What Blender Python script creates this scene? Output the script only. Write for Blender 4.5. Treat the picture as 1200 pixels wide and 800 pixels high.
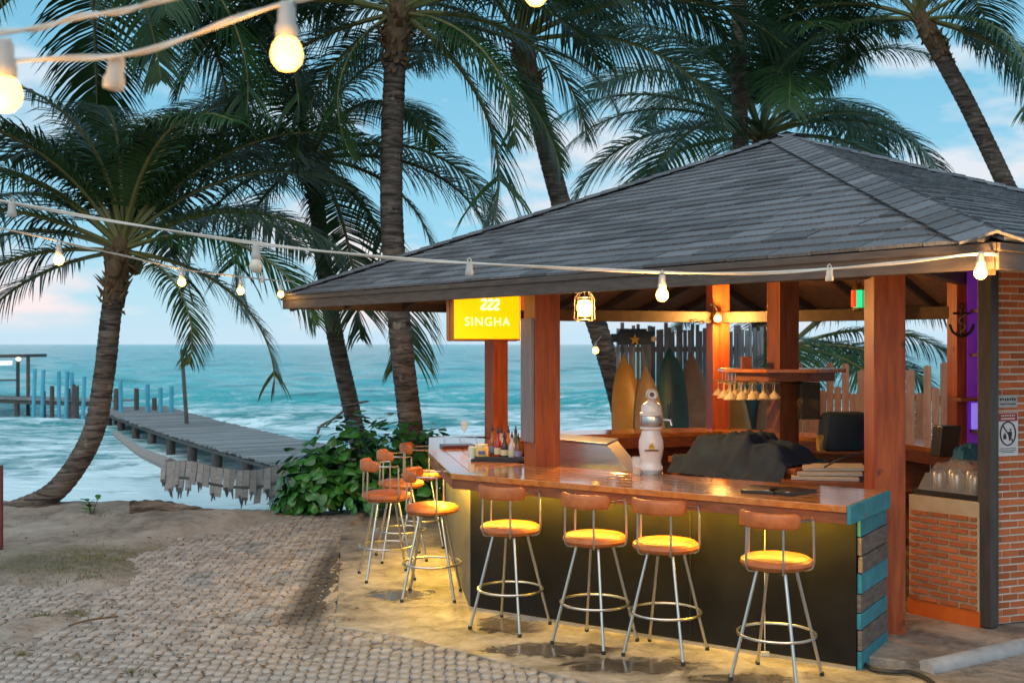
import bpy, bmesh, math, random
import numpy as np
from mathutils import Vector, Matrix, Euler, noise as mnoise
R_ = math.radians
SC = bpy.context.scene
for o in list(bpy.data.objects): bpy.data.objects.remove(o, do_unlink=True)
COL = SC.collection
random.seed(11); rng = np.random.default_rng(5)

# ------------------------------------------------------------------ camera
CAMZ = 2.0; FPX = 1300.0; HZ = 403.0
cam_d = bpy.data.cameras.new('camera'); cam = bpy.data.objects.new('camera', cam_d); COL.objects.link(cam)
cam.location = (0, 0, CAMZ); cam.rotation_euler = (R_(90), 0, 0)
cam_d.sensor_width = 36; cam_d.lens = 36*FPX/1200; cam_d.shift_y = 3/1200
cam_d.clip_start = .05; cam_d.clip_end = 20000
cam_d.dof.use_dof = True; cam_d.dof.focus_distance = 7.6; cam_d.dof.aperture_fstop = 4.0
SC.camera = cam

# ------------------------------------------------------------------ world: dusk sky with low clouds
SUN_EL, SUN_AZ = R_(48), R_(205)           # the bright part of the dusk sky, behind the viewer's left shoulder
W = bpy.data.worlds.new('World'); SC.world = W; W.use_nodes = True
wt = W.node_tree; wn = wt.nodes; wl = wt.links; wn.clear()
def WN(t, **k):
    n = wn.new(t)
    for a, b in k.items(): setattr(n, a, b)
    return n
w_out = WN('ShaderNodeOutputWorld'); w_bg = WN('ShaderNodeBackground')
sky = WN('ShaderNodeTexSky', sky_type='NISHITA'); sky.sun_disc = False
sky.sun_elevation = SUN_EL; sky.sun_rotation = SUN_AZ; sky.air_density = 1.3; sky.dust_density = .6; sky.ozone_density = 3.0
wtc = WN('ShaderNodeTexCoord')
sep = WN('ShaderNodeSeparateXYZ'); wl.new(wtc.outputs['Generated'], sep.inputs[0])
# dusk haze: pale towards the horizon, cyan blue above
ramp = WN('ShaderNodeValToRGB'); cr = ramp.color_ramp
cr.elements[0].position = 0.0; cr.elements[0].color = (.52, .68, .82, 1)
cr.elements[1].position = 1.0; cr.elements[1].color = (.13, .37, .53, 1)
for p, c in ((.035, (.44, .65, .77, 1)), (.10, (.29, .57, .72, 1)), (.22, (.20, .49, .65, 1)), (.5, (.155, .42, .58, 1))):
    e = cr.elements.new(p); e.color = c
wl.new(sep.outputs['Z'], ramp.inputs[0])
skm = WN('ShaderNodeMixRGB', blend_type='MULTIPLY'); skm.inputs[0].default_value = 1
skm.inputs[2].default_value = (.05, .085, .11, 1); wl.new(sky.outputs[0], skm.inputs[1])
mixs = WN('ShaderNodeMixRGB', blend_type='MIX'); mixs.inputs[0].default_value = .85
wl.new(skm.outputs[0], mixs.inputs[1]); wl.new(ramp.outputs[0], mixs.inputs[2])
# clouds
mp = WN('ShaderNodeMapping'); mp.inputs['Scale'].default_value = (5.5, 5.5, 15); mp.inputs['Location'].default_value = (3.1, .4, 0.2)
wl.new(wtc.outputs['Generated'], mp.inputs[0])
cn = WN('ShaderNodeTexNoise'); cn.inputs['Scale'].default_value = 1.0; cn.inputs['Detail'].default_value = 7; cn.inputs['Roughness'].default_value = .55
wl.new(mp.outputs[0], cn.inputs[0])
cr2 = WN('ShaderNodeValToRGB'); c2 = cr2.color_ramp
c2.elements[0].position = .47; c2.elements[0].color = (0, 0, 0, 1); c2.elements[1].position = .60; c2.elements[1].color = (1, 1, 1, 1)
wl.new(cn.outputs[0], cr2.inputs[0])
ccol = WN('ShaderNodeValToRGB'); c3 = ccol.color_ramp
c3.elements[0].position = 0; c3.elements[0].color = (.90, .70, .68, 1); c3.elements[1].position = .3; c3.elements[1].color = (.46, .64, .76, 1)
e = c3.elements.new(.10); e.color = (.78, .72, .73, 1)
wl.new(sep.outputs['Z'], ccol.inputs[0])
cm = WN('ShaderNodeMath', operation='MULTIPLY'); cm.inputs[1].default_value = .85; wl.new(cr2.outputs[0], cm.inputs[0])
up = WN('ShaderNodeMapRange'); up.inputs['From Min'].default_value = .008; up.inputs['From Max'].default_value = .03
wl.new(sep.outputs['Z'], up.inputs['Value'])
cm2 = WN('ShaderNodeMath', operation='MULTIPLY'); wl.new(cm.outputs[0], cm2.inputs[0]); wl.new(up.outputs[0], cm2.inputs[1])
mixc = WN('ShaderNodeMixRGB'); wl.new(cm2.outputs[0], mixc.inputs[0]); wl.new(mixs.outputs[0], mixc.inputs[1]); wl.new(ccol.outputs[0], mixc.inputs[2])
wl.new(mixc.outputs[0], w_bg.inputs[0]); w_bg.inputs[1].default_value = 1.0
wl.new(w_bg.outputs[0], w_out.inputs[0])

# ------------------------------------------------------------------ soft after-sunset glow
sd = bpy.data.lights.new('sun', 'SUN'); sd.energy = 1.5; sd.angle = R_(75); sd.color = (1, .88, .78)
sun = bpy.data.objects.new('sun', sd); COL.objects.link(sun)
sun.rotation_euler = Vector((-math.sin(SUN_AZ)*math.cos(SUN_EL), -math.cos(SUN_AZ)*math.cos(SUN_EL), -math.sin(SUN_EL))).to_track_quat('-Z', 'Y').to_euler()

SC.view_settings.view_transform = 'Standard'; SC.view_settings.look = 'None'
SC.view_settings.exposure = 0.32; SC.view_settings.gamma = 1; SC.view_settings.use_curve_mapping = False
SC.render.engine = 'CYCLES'
SC.cycles.use_denoising = True; SC.cycles.max_bounces = 6; SC.cycles.transparent_max_bounces = 8
SC.cycles.sample_clamp_indirect = 4

# ------------------------------------------------------------------ helpers
def px(x, y, Y=None, z=None):
    """a photo pixel (1200x800) to a point, at depth Y or on the level z"""
    if Y is None: Y = (CAMZ-z)*FPX/(y-HZ)
    return Vector(((x-600)/FPX*Y, Y, CAMZ-(y-HZ)/FPX*Y))
BASE = {}
def tag(o, label=None, cat=None, group=None, kind=None):
    if label: o['label'] = label
    if cat: o['category'] = cat
    if group: o['group'] = group
    if kind: o['kind'] = kind
    return o
def thing(name, loc, label, cat, group=None):
    o = bpy.data.objects.new(name, None); o.empty_display_size = .1; COL.objects.link(o)
    o.location = loc; BASE[o.name] = Vector(loc); return tag(o, label, cat, group)
def link(o, parent):
    COL.objects.link(o)
    if parent is not None: o.parent = parent
    return o
class MB:
    def __init__(s): s.v = []; s.f = []; s.m = []; s.mi = 0
    def add(s, vs, fs):
        b = len(s.v); s.v += [tuple(v) for v in vs]; s.f += [tuple(i+b for i in f) for f in fs]; s.m += [s.mi]*len(fs); return s
    def box(s, lo, hi):
        x0, y0, z0 = lo; x1, y1, z1 = hi
        return s.add([(x0,y0,z0),(x1,y0,z0),(x1,y1,z0),(x0,y1,z0),(x0,y0,z1),(x1,y0,z1),(x1,y1,z1),(x0,y1,z1)],
                     [(0,3,2,1),(4,5,6,7),(0,1,5,4),(1,2,6,5),(2,3,7,6),(3,0,4,7)])
    def obox(s, c, ax, ay, az):
        c = Vector(c); ax, ay, az = Vector(ax), Vector(ay), Vector(az)
        vs = [c+i*ax+j*ay+k*az for k in (-1,1) for j in (-1,1) for i in (-1,1)]
        return s.add(vs, [(0,2,3,1),(4,5,7,6),(0,1,5,4),(1,3,7,5),(3,2,6,7),(2,0,4,6)])
    def prism(s, poly, z0, z1):
        n = len(poly); vs = [(p[0],p[1],z0) for p in poly]+[(p[0],p[1],z1) for p in poly]
        return s.add(vs, [tuple(range(n))[::-1], tuple(range(n,2*n))]+[(i,(i+1)%n,n+(i+1)%n,n+i) for i in range(n)])
    def tube(s, pts, r, n=8, caps=True, closed=False):
        pts = [Vector(p) for p in pts]; m = len(pts)
        rs = r if isinstance(r, (list, tuple, np.ndarray)) else [r]*m
        vs = []; nrm = None
        for i, p in enumerate(pts):
            t = (pts[(i+1)%m]-pts[i-1]) if closed else (pts[min(i+1,m-1)]-pts[max(i-1,0)])
            t = t.normalized() if t.length > 1e-9 else Vector((0,0,1))
            if nrm is None: nrm = t.orthogonal().normalized()
            nrm = (nrm-t*nrm.dot(t))
            nrm = nrm.normalized() if nrm.length > 1e-6 else t.orthogonal().normalized()
            b = t.cross(nrm)
            for k in range(n):
                a = 2*math.pi*k/n; vs.append(p+(nrm*math.cos(a)+b*math.sin(a))*rs[i])
        fs = []
        for i in range(m if closed else m-1):
            j = (i+1)%m
            for k in range(n): fs.append((i*n+k, i*n+(k+1)%n, j*n+(k+1)%n, j*n+k))
        if caps and not closed: fs += [tuple(range(n))[::-1], tuple((m-1)*n+k for k in range(n))]
        return s.add(vs, fs)
    def lathe(s, prof, c=(0,0,0), n=24, axis='Z'):
        c = Vector(c); vs = []; m = len(prof)
        for (r, z) in prof:
            for k in range(n):
                a = 2*math.pi*k/n; vs.append(c+Vector((r*math.cos(a), r*math.sin(a), z)))
        fs = [(i*n+k, i*n+(k+1)%n, (i+1)*n+(k+1)%n, (i+1)*n+k) for i in range(m-1) for k in range(n)]
        fs += [tuple(range(n))[::-1], tuple((m-1)*n+k for k in range(n))]
        return s.add(vs, fs)
    def mesh(s, name, mats, off=Vector((0,0,0)), smooth=False, bevel=0, angle=40):
        me = bpy.data.meshes.new(name)
        me.from_pydata([(a-off[0], b-off[1], c-off[2]) for a, b, c in s.v], [], s.f)
        mats = mats if isinstance(mats, (list, tuple)) else [mats]
        for m_ in mats: me.materials.append(m_)
        if len(mats) > 1: me.polygons.foreach_set('material_index', s.m)
        bm = bmesh.new(); bm.from_mesh(me)
        bmesh.ops.recalc_face_normals(bm, faces=bm.faces[:])
        if bevel: bmesh.ops.bevel(bm, geom=[e_ for e_ in bm.edges if len(e_.link_faces) == 2 and e_.calc_face_angle(0) > .6], offset=bevel, segments=2, affect='EDGES', profile=.5, clamp_overlap=True)
        bm.to_mesh(me); bm.free()
        if smooth:
            me.polygons.foreach_set('use_smooth', [True]*len(me.polygons))
            if angle: me.set_sharp_from_angle(angle=R_(angle))
        me.update(); return me
    def build(s, name, mats, parent=None, smooth=False, bevel=0, angle=40, world=True):
        off = Vector((0,0,0))
        if parent is not None and world: off = BASE.get(parent.name, Vector((0,0,0)))
        o = bpy.data.objects.new(name, s.mesh(name, mats, off, smooth, bevel, angle)); link(o, parent)
        if parent is not None: BASE[o.name] = off
        return o
def one(name, mb, mats, base, label, cat, group=None, **k):
    """a thing that is one mesh, origin at its base"""
    o = bpy.data.objects.new(name, mb.mesh(name, mats, Vector(base), **k)); COL.objects.link(o); o.location = base
    BASE[o.name] = Vector(base); return tag(o, label, cat, group)
def inst(name, me, parent, mtx):
    o = bpy.data.objects.new(name, me); COL.objects.link(o); o.parent = parent
    off = BASE.get(parent.name, Vector((0,0,0)))
    o.matrix_local = Matrix.Translation(-off) @ mtx
    return o
def frame(o, ax, ay, az):
    return Matrix(((ax[0],ay[0],az[0],o[0]),(ax[1],ay[1],az[1],o[1]),(ax[2],ay[2],az[2],o[2]),(0,0,0,1)))
def copy_tree(o, parent=None):
    c = o.copy(); COL.objects.link(c); c.parent = parent
    if o.name in BASE: BASE[c.name] = BASE[o.name]
    for ch in list(o.children): copy_tree(ch, c)
    return c
def smooth_path(pts, n):
    """Catmull-Rom through pts"""
    P = [Vector(p) for p in pts]; P = [P[0]*2-P[1]]+P+[P[-1]*2-P[-2]]; out = []
    seg = len(P)-3
    for i in range(n):
        t = i/(n-1)*seg; k = min(int(t), seg-1); t -= k
        a, b, c, d = P[k:k+4]
        out.append(.5*((2*b)+(-a+c)*t+(2*a-5*b+4*c-d)*t*t+(-a+3*b-3*c+d)*t**3))
    return out

# ------------------------------------------------------------------ materials
def newmat(name):
    m = bpy.data.materials.new(name); m.use_nodes = True; t = m.node_tree
    return m, t, t.nodes['Principled BSDF']
def nd(t, typ, **k):
    n = t.nodes.new(typ)
    for a, b in k.items():
        if a in n.inputs.keys(): n.inputs[a].default_value = b
        else: setattr(n, a, b)
    return n
def M(name, c1, c2=None, scale=(1,1,1), ns=5, detail=6, rough=.6, r2=None, bump=0, bd=.01, rand=0, metal=0, coords='Object', spec=.5, lo=.35, hi=.65, spots=None, coat=0, distort=0):
    m, t, b = newmat(name); c2 = c2 or c1
    b.inputs['Roughness'].default_value = rough; b.inputs['Metallic'].default_value = metal
    b.inputs['Specular IOR Level'].default_value = spec; b.inputs['Coat Weight'].default_value = coat; b.inputs['Coat Roughness'].default_value = .08
    tc = nd(t, 'ShaderNodeTexCoord'); mpn = nd(t, 'ShaderNodeMapping'); mpn.inputs['Scale'].default_value = scale
    t.links.new(tc.outputs[coords], mpn.inputs[0])
    n1 = nd(t, 'ShaderNodeTexNoise', Scale=ns, Detail=detail, Roughness=.6, Distortion=distort)
    if rand:
        oi = nd(t, 'ShaderNodeObjectInfo'); sc_ = nd(t, 'ShaderNodeVectorMath', operation='SCALE'); sc_.inputs[0].default_value = (17, 31, 23)
        t.links.new(oi.outputs['Random'], sc_.inputs['Scale']); av = nd(t, 'ShaderNodeVectorMath', operation='ADD')
        t.links.new(mpn.outputs[0], av.inputs[0]); t.links.new(sc_.outputs[0], av.inputs[1]); t.links.new(av.outputs[0], n1.inputs[0])
    else: t.links.new(mpn.outputs[0], n1.inputs[0])
    mr = nd(t, 'ShaderNodeMapRange'); mr.inputs['From Min'].default_value = lo; mr.inputs['From Max'].default_value = hi
    t.links.new(n1.outputs[0], mr.inputs[0])
    mx = nd(t, 'ShaderNodeMixRGB'); mx.inputs[1].default_value = (*c1, 1); mx.inputs[2].default_value = (*c2, 1)
    t.links.new(mr.outputs[0], mx.inputs[0]); out = mx.outputs[0]
    if spots:
        n2 = nd(t, 'ShaderNodeTexNoise', Scale=spots[0], Detail=4); t.links.new(tc.outputs[coords], n2.inputs[0])
        m2 = nd(t, 'ShaderNodeMapRange'); m2.inputs['From Min'].default_value = spots[1]; m2.inputs['From Max'].default_value = spots[1]+.08
        t.links.new(n2.outputs[0], m2.inputs[0]); x2 = nd(t, 'ShaderNodeMixRGB'); x2.inputs[2].default_value = (*spots[2], 1)
        t.links.new(m2.outputs[0], x2.inputs[0]); t.links.new(out, x2.inputs[1]); out = x2.outputs[0]
    if rand:
        hs = nd(t, 'ShaderNodeHueSaturation'); rr = nd(t, 'ShaderNodeMapRange'); rr.inputs['To Min'].default_value = 1-rand; rr.inputs['To Max'].default_value = 1+rand
        t.links.new(oi.outputs['Random'], rr.inputs[0]); t.links.new(rr.outputs[0], hs.inputs['Value']); t.links.new(out, hs.inputs['Color']); out = hs.outputs[0]
    t.links.new(out, b.inputs['Base Color'])
    if r2 is not None:
        m3 = nd(t, 'ShaderNodeMapRange'); m3.inputs['To Min'].default_value = rough; m3.inputs['To Max'].default_value = r2
        t.links.new(mr.outputs[0], m3.inputs[0]); t.links.new(m3.outputs[0], b.inputs['Roughness'])
    if bump:
        bn = nd(t, 'ShaderNodeBump', Strength=bump, Distance=bd); t.links.new(n1.outputs[0], bn.inputs['Height']); t.links.new(bn.outputs[0], b.inputs['Normal'])
    return m
def EM(name, col, s):
    m, t, b = newmat(name); b.inputs['Base Color'].default_value = (*col, 1)
    b.inputs['Emission Color'].default_value = (*col, 1); b.inputs['Emission Strength'].default_value = s; return m
def GL(name, col=(1,1,1), rough=.02, alpha=.25):
    m, t, b = newmat(name); b.inputs['Base Color'].default_value = (*col, 1); b.inputs['Roughness'].default_value = rough
    tr = nd(t, 'ShaderNodeBsdfTransparent'); tr.inputs[0].default_value = (*col, 1)
    mx = nd(t, 'ShaderNodeMixShader'); mx.inputs[0].default_value = alpha
    t.links.new(tr.outputs[0], mx.inputs[1]); t.links.new(b.outputs[0], mx.inputs[2]); t.links.new(mx.outputs[0], t.nodes['Material Output'].inputs[0]); return m

POSTW = M('red brown post timber', (.25,.045,.011), (.42,.095,.020), (9,9,.9), 3, 8, .38, .5, .15, rand=.12, spots=(5.5,.66,(.08,.02,.01)))
POSTD = M('dark post timber', (.13,.04,.015), (.22,.075,.03), (9,9,.9), 3, 8, .45, rand=.1, bump=.15)
TOPW = M('varnished counter boards', (.40,.125,.026), (.58,.22,.055), (1.5,1.5,1.5), 6, 8, .12, .22, .05, rand=.16, coat=.6, distort=1.5)
EDGEW = M('counter edge timber', (.16,.05,.018), (.26,.085,.03), (2,2,9), 4, 6, .4, bump=.1)
CABW = M('cabinet timber', (.16,.045,.016), (.26,.075,.025), (3,3,8), 4, 6, .4, bump=.1, rand=.1)
SOFW = M('soffit boards', (.19,.095,.042), (.30,.16,.072), (3,3,3), 4, 6, .6, bump=.15, rand=.12)
RAFT = M('rafter timber', (.05,.028,.016), (.09,.05,.026), (4,4,4), 3, 5, .65, bump=.1)
FASC = M('weathered fascia', (.052,.038,.031), (.092,.069,.056), (2,2,14), 3, 7, .6, bump=.15, spots=(2.2,.64,(.055,.042,.036)))
SHIN = M('asphalt shingle', (.080,.084,.094), (.165,.168,.180), (1,1,1), 26, 8, .88, bump=.5, bd=.004, rand=.34)
SHINS = M('asphalt shingle far', (.075,.080,.088), (.135,.14,.15), (1,1,1), 5, 10, .88, bump=.3, bd=.004)
PANEL = M('charcoal front board', (.009,.0084,.008), (.016,.015,.0145), (1,1,1), 2.4, 8, .5, .62, .03, spec=.12, spots=(14,.72,(.025,.023,.02)))
SIDEP = M('grey cement side board', (.065,.068,.070), (.105,.108,.110), (1,1,2), 2.5, 8, .5, bump=.1)
TEAL = M('teal painted plank', (.018,.17,.22), (.035,.26,.32), (2,2,2), 5, 7, .6, bump=.2, rand=.16, spots=(9,.66,(.12,.14,.14)))
DRIFT = M('weathered grey plank', (.20,.165,.145), (.32,.27,.24), (2,2,9), 5, 7, .75, bump=.3, rand=.15)
CHROME = M('brushed chrome tube', (.56,.54,.51), rough=.30, metal=1)
LEATH = M('tan orange vinyl', (.36,.090,.020), (.50,.145,.036), (1,1,1), 13, 8, .32, .50, .25, bd=.006, spots=(7,.64,(.27,.062,.016)), rand=.12)
GREYP = M('old grey bar plank', (.085,.066,.058), (.17,.135,.118), (2,2,9), 5, 7, .75, bump=.3, rand=.15)
STEEL = M('brushed stainless', (.42,.41,.39), (.54,.53,.50), (1,1,40), 6, 4, .3, .4, metal=.9)
BLACK = M('black plastic', (.012,.012,.013), (.02,.02,.021), ns=20, rough=.4)
DARKM = M('dark iron', (.018,.016,.014), (.035,.03,.027), ns=30, rough=.55, metal=.4)
STPOST = M('dark painted steel post', (.045,.038,.034), (.075,.064,.056), (6,6,1), 4, 5, .5, bump=.1)
BRICKM = M('red brick', (.38,.085,.026), (.56,.17,.055), (1,1,1), 14, 6, .85, bump=.4, bd=.004, rand=.28)
MORTAR = M('pale mortar', (.56,.51,.45), (.68,.63,.56), ns=9, rough=.95, bump=.4)
CREAM = M('cream board', (.44,.33,.20), (.54,.42,.27), (1,1,1), 6, 6, .6, bump=.1)
ORANG = M('orange painted base', (.55,.10,.012), (.68,.15,.02), ns=4, rough=.5)
CONC = None
WHITEP = M('cream white porcelain', (.68,.60,.56), (.74,.67,.62), ns=5, rough=.18, coat=.4)
SOCK = M('white lamp socket', (.36,.34,.32), (.46,.44,.41), ns=8, rough=.5)
CABLE = M('white cable', (.52,.47,.41), (.62,.57,.50), ns=12, rough=.55)
BLKCAB = M('black rubber hose', (.01,.01,.01), (.02,.02,.02), ns=12, rough=.45)
BULB = EM('lit bulb', (1.0, .52, .09), 8)
BULBH = EM('lit bulb near', (1.0, .55, .11), 4.5)
BULBOFF = M('unlit bulb glass', (.60,.54,.44), (.66,.60,.50), ns=3, rough=.15)
LEDM = EM('warm light strip', (1.0, .62, .05), 9)
TRUNK = M('palm trunk bark', (.032,.023,.018), (.24,.185,.150), (1.0,1.0,7), 3.2, 10, .92, bump=1.0, bd=.03, rand=.15, spots=(6,.64,(.26,.22,.19)), distort=1.0, lo=.38, hi=.68)
FIBRE = M('palm crown fibre', (.10,.06,.03), (.20,.12,.06), (6,6,2), 5, 6, .9, bump=.6, bd=.02)
LEAFM = M('palm leaflet', (.022,.062,.022), (.048,.110,.030), (1,1,1), 3, 4, .42, rand=.3, spec=.4)
RACH = M('palm rachis', (.12,.13,.035), (.20,.19,.06), (1,1,1), 3, 4, .5, rand=.2)
BUSHM = M('bush leaf', (.022,.105,.016), (.05,.19,.026), (1,1,1), 3, 4, .35, rand=.35, spec=.5)
NAVY = M('dark blue cloth', (.003,.014,.040), (.007,.028,.068), (1,1,1), 7, 6, .9, bump=.2)
PAPER = M('off white sheet', (.46,.42,.38), (.55,.51,.46), ns=4, rough=.8)
GLASS = GL('clear glass', (.95,.97,.97), .03, .22)
FILM = GL('wrinkled clear film', (.85,.84,.82), .12, .20)
# ================================================================== THE SETTING
SEAZ = -1.1
def fbm(x, y, s=1.0, o=3):
    return mnoise.fractal(Vector((x*s, y*s, .37)), 1.0, 2.0, o)
def sstep(a, b, x):
    t = min(1, max(0, (x-a)/(b-a))); return t*t*(3-2*t)
# ---- sea: a polar sheet of real swells, surf rows running along the shore
def sea_height(X, Y):
    z = np.zeros_like(X); amp = np.clip((Y-14)/26, .25, 1)
    for (lx, ly, a, p) in ((60,7.5,.10,.3),(34,11,.13,1.7),(19,4.6,.06,2.2),(12,3.1,.045,.9),(90,19,.17,4.1),(7,2.0,.025,2.7),(-26,6.2,.07,5.1),(-11,3.6,.04,3.3),(4.2,1.4,.016,.4)):
        ph = 2*np.pi*(X/lx+Y/ly)+p+1.3*np.sin(X/9.0+Y/13.0+p)
        s = np.sin(ph); z += a*amp*(np.sign(s)*np.abs(s)**.8+.35*np.cos(2*ph))
    return z
rr = np.concatenate([np.geomspace(9, 70, 250), np.geomspace(72, 9000, 120)])
th = np.linspace(R_(-62), R_(62), 330)
RR, TH = np.meshgrid(rr, th, indexing='ij'); SX = RR*np.sin(TH); SY = RR*np.cos(TH)
SZ = SEAZ+sea_height(SX, SY)*np.clip((2500-RR)/2200, 0, 1)
nr, nt = RR.shape
me = bpy.data.meshes.new('sea'); idx = np.arange(nr*nt).reshape(nr, nt)
q = np.stack([idx[:-1,:-1], idx[:-1,1:], idx[1:,1:], idx[1:,:-1]], -1).reshape(-1, 4)
me.from_pydata(np.stack([SX, SY, SZ], -1).reshape(-1, 3).tolist(), [], q.tolist())
me.polygons.foreach_set('use_smooth', [True]*len(me.polygons))
sea = bpy.data.objects.new('sea', me); COL.objects.link(sea); tag(sea, kind='structure')
m, t, b = newmat('turquoise sea with foam'); me.materials.append(m)
g = nd(t, 'ShaderNodeNewGeometry'); sp = nd(t, 'ShaderNodeSeparateXYZ'); t.links.new(g.outputs['Position'], sp.inputs[0])
def snoise(scale, ns, det, rough=.6, dist=0):
    mpn = nd(t, 'ShaderNodeMapping'); mpn.inputs['Scale'].default_value = scale; t.links.new(g.outputs['Position'], mpn.inputs[0])
    n = nd(t, 'ShaderNodeTexNoise', Scale=ns, Detail=det, Roughness=rough, Distortion=dist); t.links.new(mpn.outputs[0], n.inputs[0]); return n
def mathn(op, a, bb=None, cc=None):
    n = nd(t, 'ShaderNodeMath', operation=op)
    for i, v in enumerate((a, bb, cc)):
        if v is None: continue
        if isinstance(v, (int, float)): n.inputs[i].default_value = v
        else: t.links.new(v, n.inputs[i])
    return n.outputs[0]
def mrange(v, a, b_, c=0, d=1, smooth=True):
    n = nd(t, 'ShaderNodeMapRange'); 
    if smooth: n.interpolation_type = 'SMOOTHSTEP'
    for i, k in enumerate((a, b_, c, d)): n.inputs[i+1].default_value = k
    t.links.new(v, n.inputs[0]); return n.outputs[0]
fo1 = snoise((.16, .55, 0), 1.0, 9, .62, .6); fo2 = snoise((.9, 3.2, 0), 1.0, 8, .7, .8); fo3 = snoise((.035, .16, 0), 1.0, 5, .55)
near = mrange(sp.outputs['Y'], 17, 95, 1, 0)
veryn = mrange(sp.outputs['Y'], 14, 30, 1, 0)
fsum = mathn('ADD', mathn('MULTIPLY', fo1.outputs[0], .50), mathn('ADD', mathn('MULTIPLY', fo2.outputs[0], .56), mathn('MULTIPLY', fo3.outputs[0], .30)))
fsum = mathn('ADD', fsum, mathn('ADD', mathn('MULTIPLY', near, .20), mathn('MULTIPLY', veryn, .13)))
foam = mrange(fsum, .755, .895)
foam = mathn('MULTIPLY', foam, mrange(sp.outputs['Y'], 20, 420, .95, .30, False))
deep = nd(t, 'ShaderNodeMixRGB'); deep.inputs[1].default_value = (.030,.44,.47,1); deep.inputs[2].default_value = (.006,.29,.33,1)
t.links.new(mrange(sp.outputs['Y'], 18, 260), deep.inputs[0])
dv = nd(t, 'ShaderNodeMixRGB', blend_type='MULTIPLY'); dv.inputs[0].default_value = 1; t.links.new(deep.outputs[0], dv.inputs[1])
vv = nd(t, 'ShaderNodeCombineXYZ'); v_ = mrange(mathn('ADD', mathn('MULTIPLY', fo1.outputs[0], .6), mathn('MULTIPLY', fo2.outputs[0], .4)), .36, .64, .38, 1.45, False)
for i in range(3): t.links.new(v_, vv.inputs[i])
t.links.new(vv.outputs[0], dv.inputs[2])
fx = nd(t, 'ShaderNodeMixRGB'); fx.inputs[2].default_value = (.76,.90,.93,1); t.links.new(dv.outputs[0], fx.inputs[1]); t.links.new(foam, fx.inputs[0])
t.links.new(fx.outputs[0], b.inputs['Base Color'])
t.links.new(mrange(foam, 0, 1, .16, .75, False), b.inputs['Roughness']); b.inputs['Specular IOR Level'].default_value = .45
rip = snoise((.8, 2.6, 0), 1.6, 8, .6, .4)
bn = nd(t, 'ShaderNodeBump', Strength=.8, Distance=.3); t.links.new(mathn('ADD', rip.outputs[0], mathn('MULTIPLY', foam, .35)), bn.inputs['Height']); t.links.new(bn.outputs[0], b.inputs['Normal'])

# ---- beach: one sheet of land that dips under the sea
def shore(x):                    # distance at which the land runs out
    return 12.7 + 1.6*sstep(-3.4, -1.0, x) + 3.6*sstep(-.8, 2.5, x) + .35*math.sin(x*.9)+.2*math.sin(x*2.3+1)
AP = [px(400,628,z=0), px(396,700,z=0), px(392,737,z=0), px(470,749,z=0), px(580,777,z=0), px(700,806,z=0), Vector((1.3,5.6,0)), Vector((2.0,5.0,0)), Vector((5.5,4.2,0)), Vector((8,8,0)), Vector((6.5,13,0)), Vector((1,14.2,0)), px(505,592,z=0), px(440,600,z=0)]
def in_poly(x, y, P):
    c = False; n = len(P)
    for i in range(n):
        a, b2 = P[i], P[i-1]
        if (a[1] > y) != (b2[1] > y) and x < (b2[0]-a[0])*(y-a[1])/(b2[1]-a[1])+a[0]: c = not c
    return c
def dist_poly(x, y, P):
    d = 1e9; n = len(P)
    for i in range(n):
        a, b2 = P[i], P[i-1]; ex, ey = b2[0]-a[0], b2[1]-a[1]
        s = max(0, min(1, ((x-a[0])*ex+(y-a[1])*ey)/(ex*ex+ey*ey+1e-9)))
        d = min(d, math.hypot(x-a[0]-s*ex, y-a[1]-s*ey))
    return d
# where the pavers lie open (sand has blown over the rest)
PV = [px(395,592,z=0), px(330,604,z=0), px(270,620,z=0), px(205,634,z=0), px(165,660,z=0), px(140,690,z=0), px(85,722,z=0), px(20,752,z=0), px(0,800,z=0), Vector((-2.4,4.6,0)), Vector((-1.8,3.5,0)), Vector((2.5,3.3,0)), Vector((2.5,5.0,0)), Vector((1.3,5.75,0)), px(700,806,z=0), px(470,749,z=0), px(392,737,z=0), px(396,700,z=0), px(401,628,z=0)]
PV2 = [px(-60,690,z=0), px(70,688,z=0), px(128,700,z=0), px(90,722,z=0), px(0,735,z=0), px(-60,740,z=0)]
PV3 = [px(-60,752,z=0), px(30,755,z=0), px(60,790,z=0), px(30,830,z=0), px(-60,830,z=0)]
def ground_z(x, y):
    s = shore(x); z = 0.0
    if y > s: z = -2.6*sstep(0, 5.5, y-s)-.12*min(1, (y-s)/.25)
    if y > s: return z
    if y < 12.9 and x < 3:
        d = min(dist_poly(x, y, PV)*(-1 if in_poly(x, y, PV) else 1), dist_poly(x, y, PV2)*(-1 if in_poly(x, y, PV2) else 1), dist_poly(x, y, PV3)*(-1 if in_poly(x, y, PV3) else 1))
        nse = fbm(x, y, 1.7, 4)
        if in_poly(x, y, AP): return -.03
        cov = sstep(-.14, .20, d+.13*nse)
        z += -.002+.013*max(0, fbm(x, y, 3.1, 3))+.050*cov+.02*cov*fbm(x, y, 4.5, 3)+.03*cov*max(0, fbm(x+7, y, .6, 2))
        z += .12*sstep(1.4, .1, s-y)*sstep(-2, -4, x)   # a low bank along the water
    else: z += .02*fbm(x, y, 2, 3)-.03*in_poly(x, y, AP)
    return z
xs = np.concatenate([np.linspace(-160,-12,24)[:-1], np.linspace(-12,-7,24)[:-1], np.linspace(-7,3,190)[:-1], np.linspace(3,9,30)[:-1], np.linspace(9,160,24)])
ys = np.concatenate([np.linspace(-60,2,16)[:-1], np.linspace(2,4.6,24)[:-1], np.linspace(4.6,13.8,170)[:-1], np.linspace(13.8,24,60)])
vs = [(x, y, ground_z(x, y)) for y in ys for x in xs]; nx = len(xs)
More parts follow.
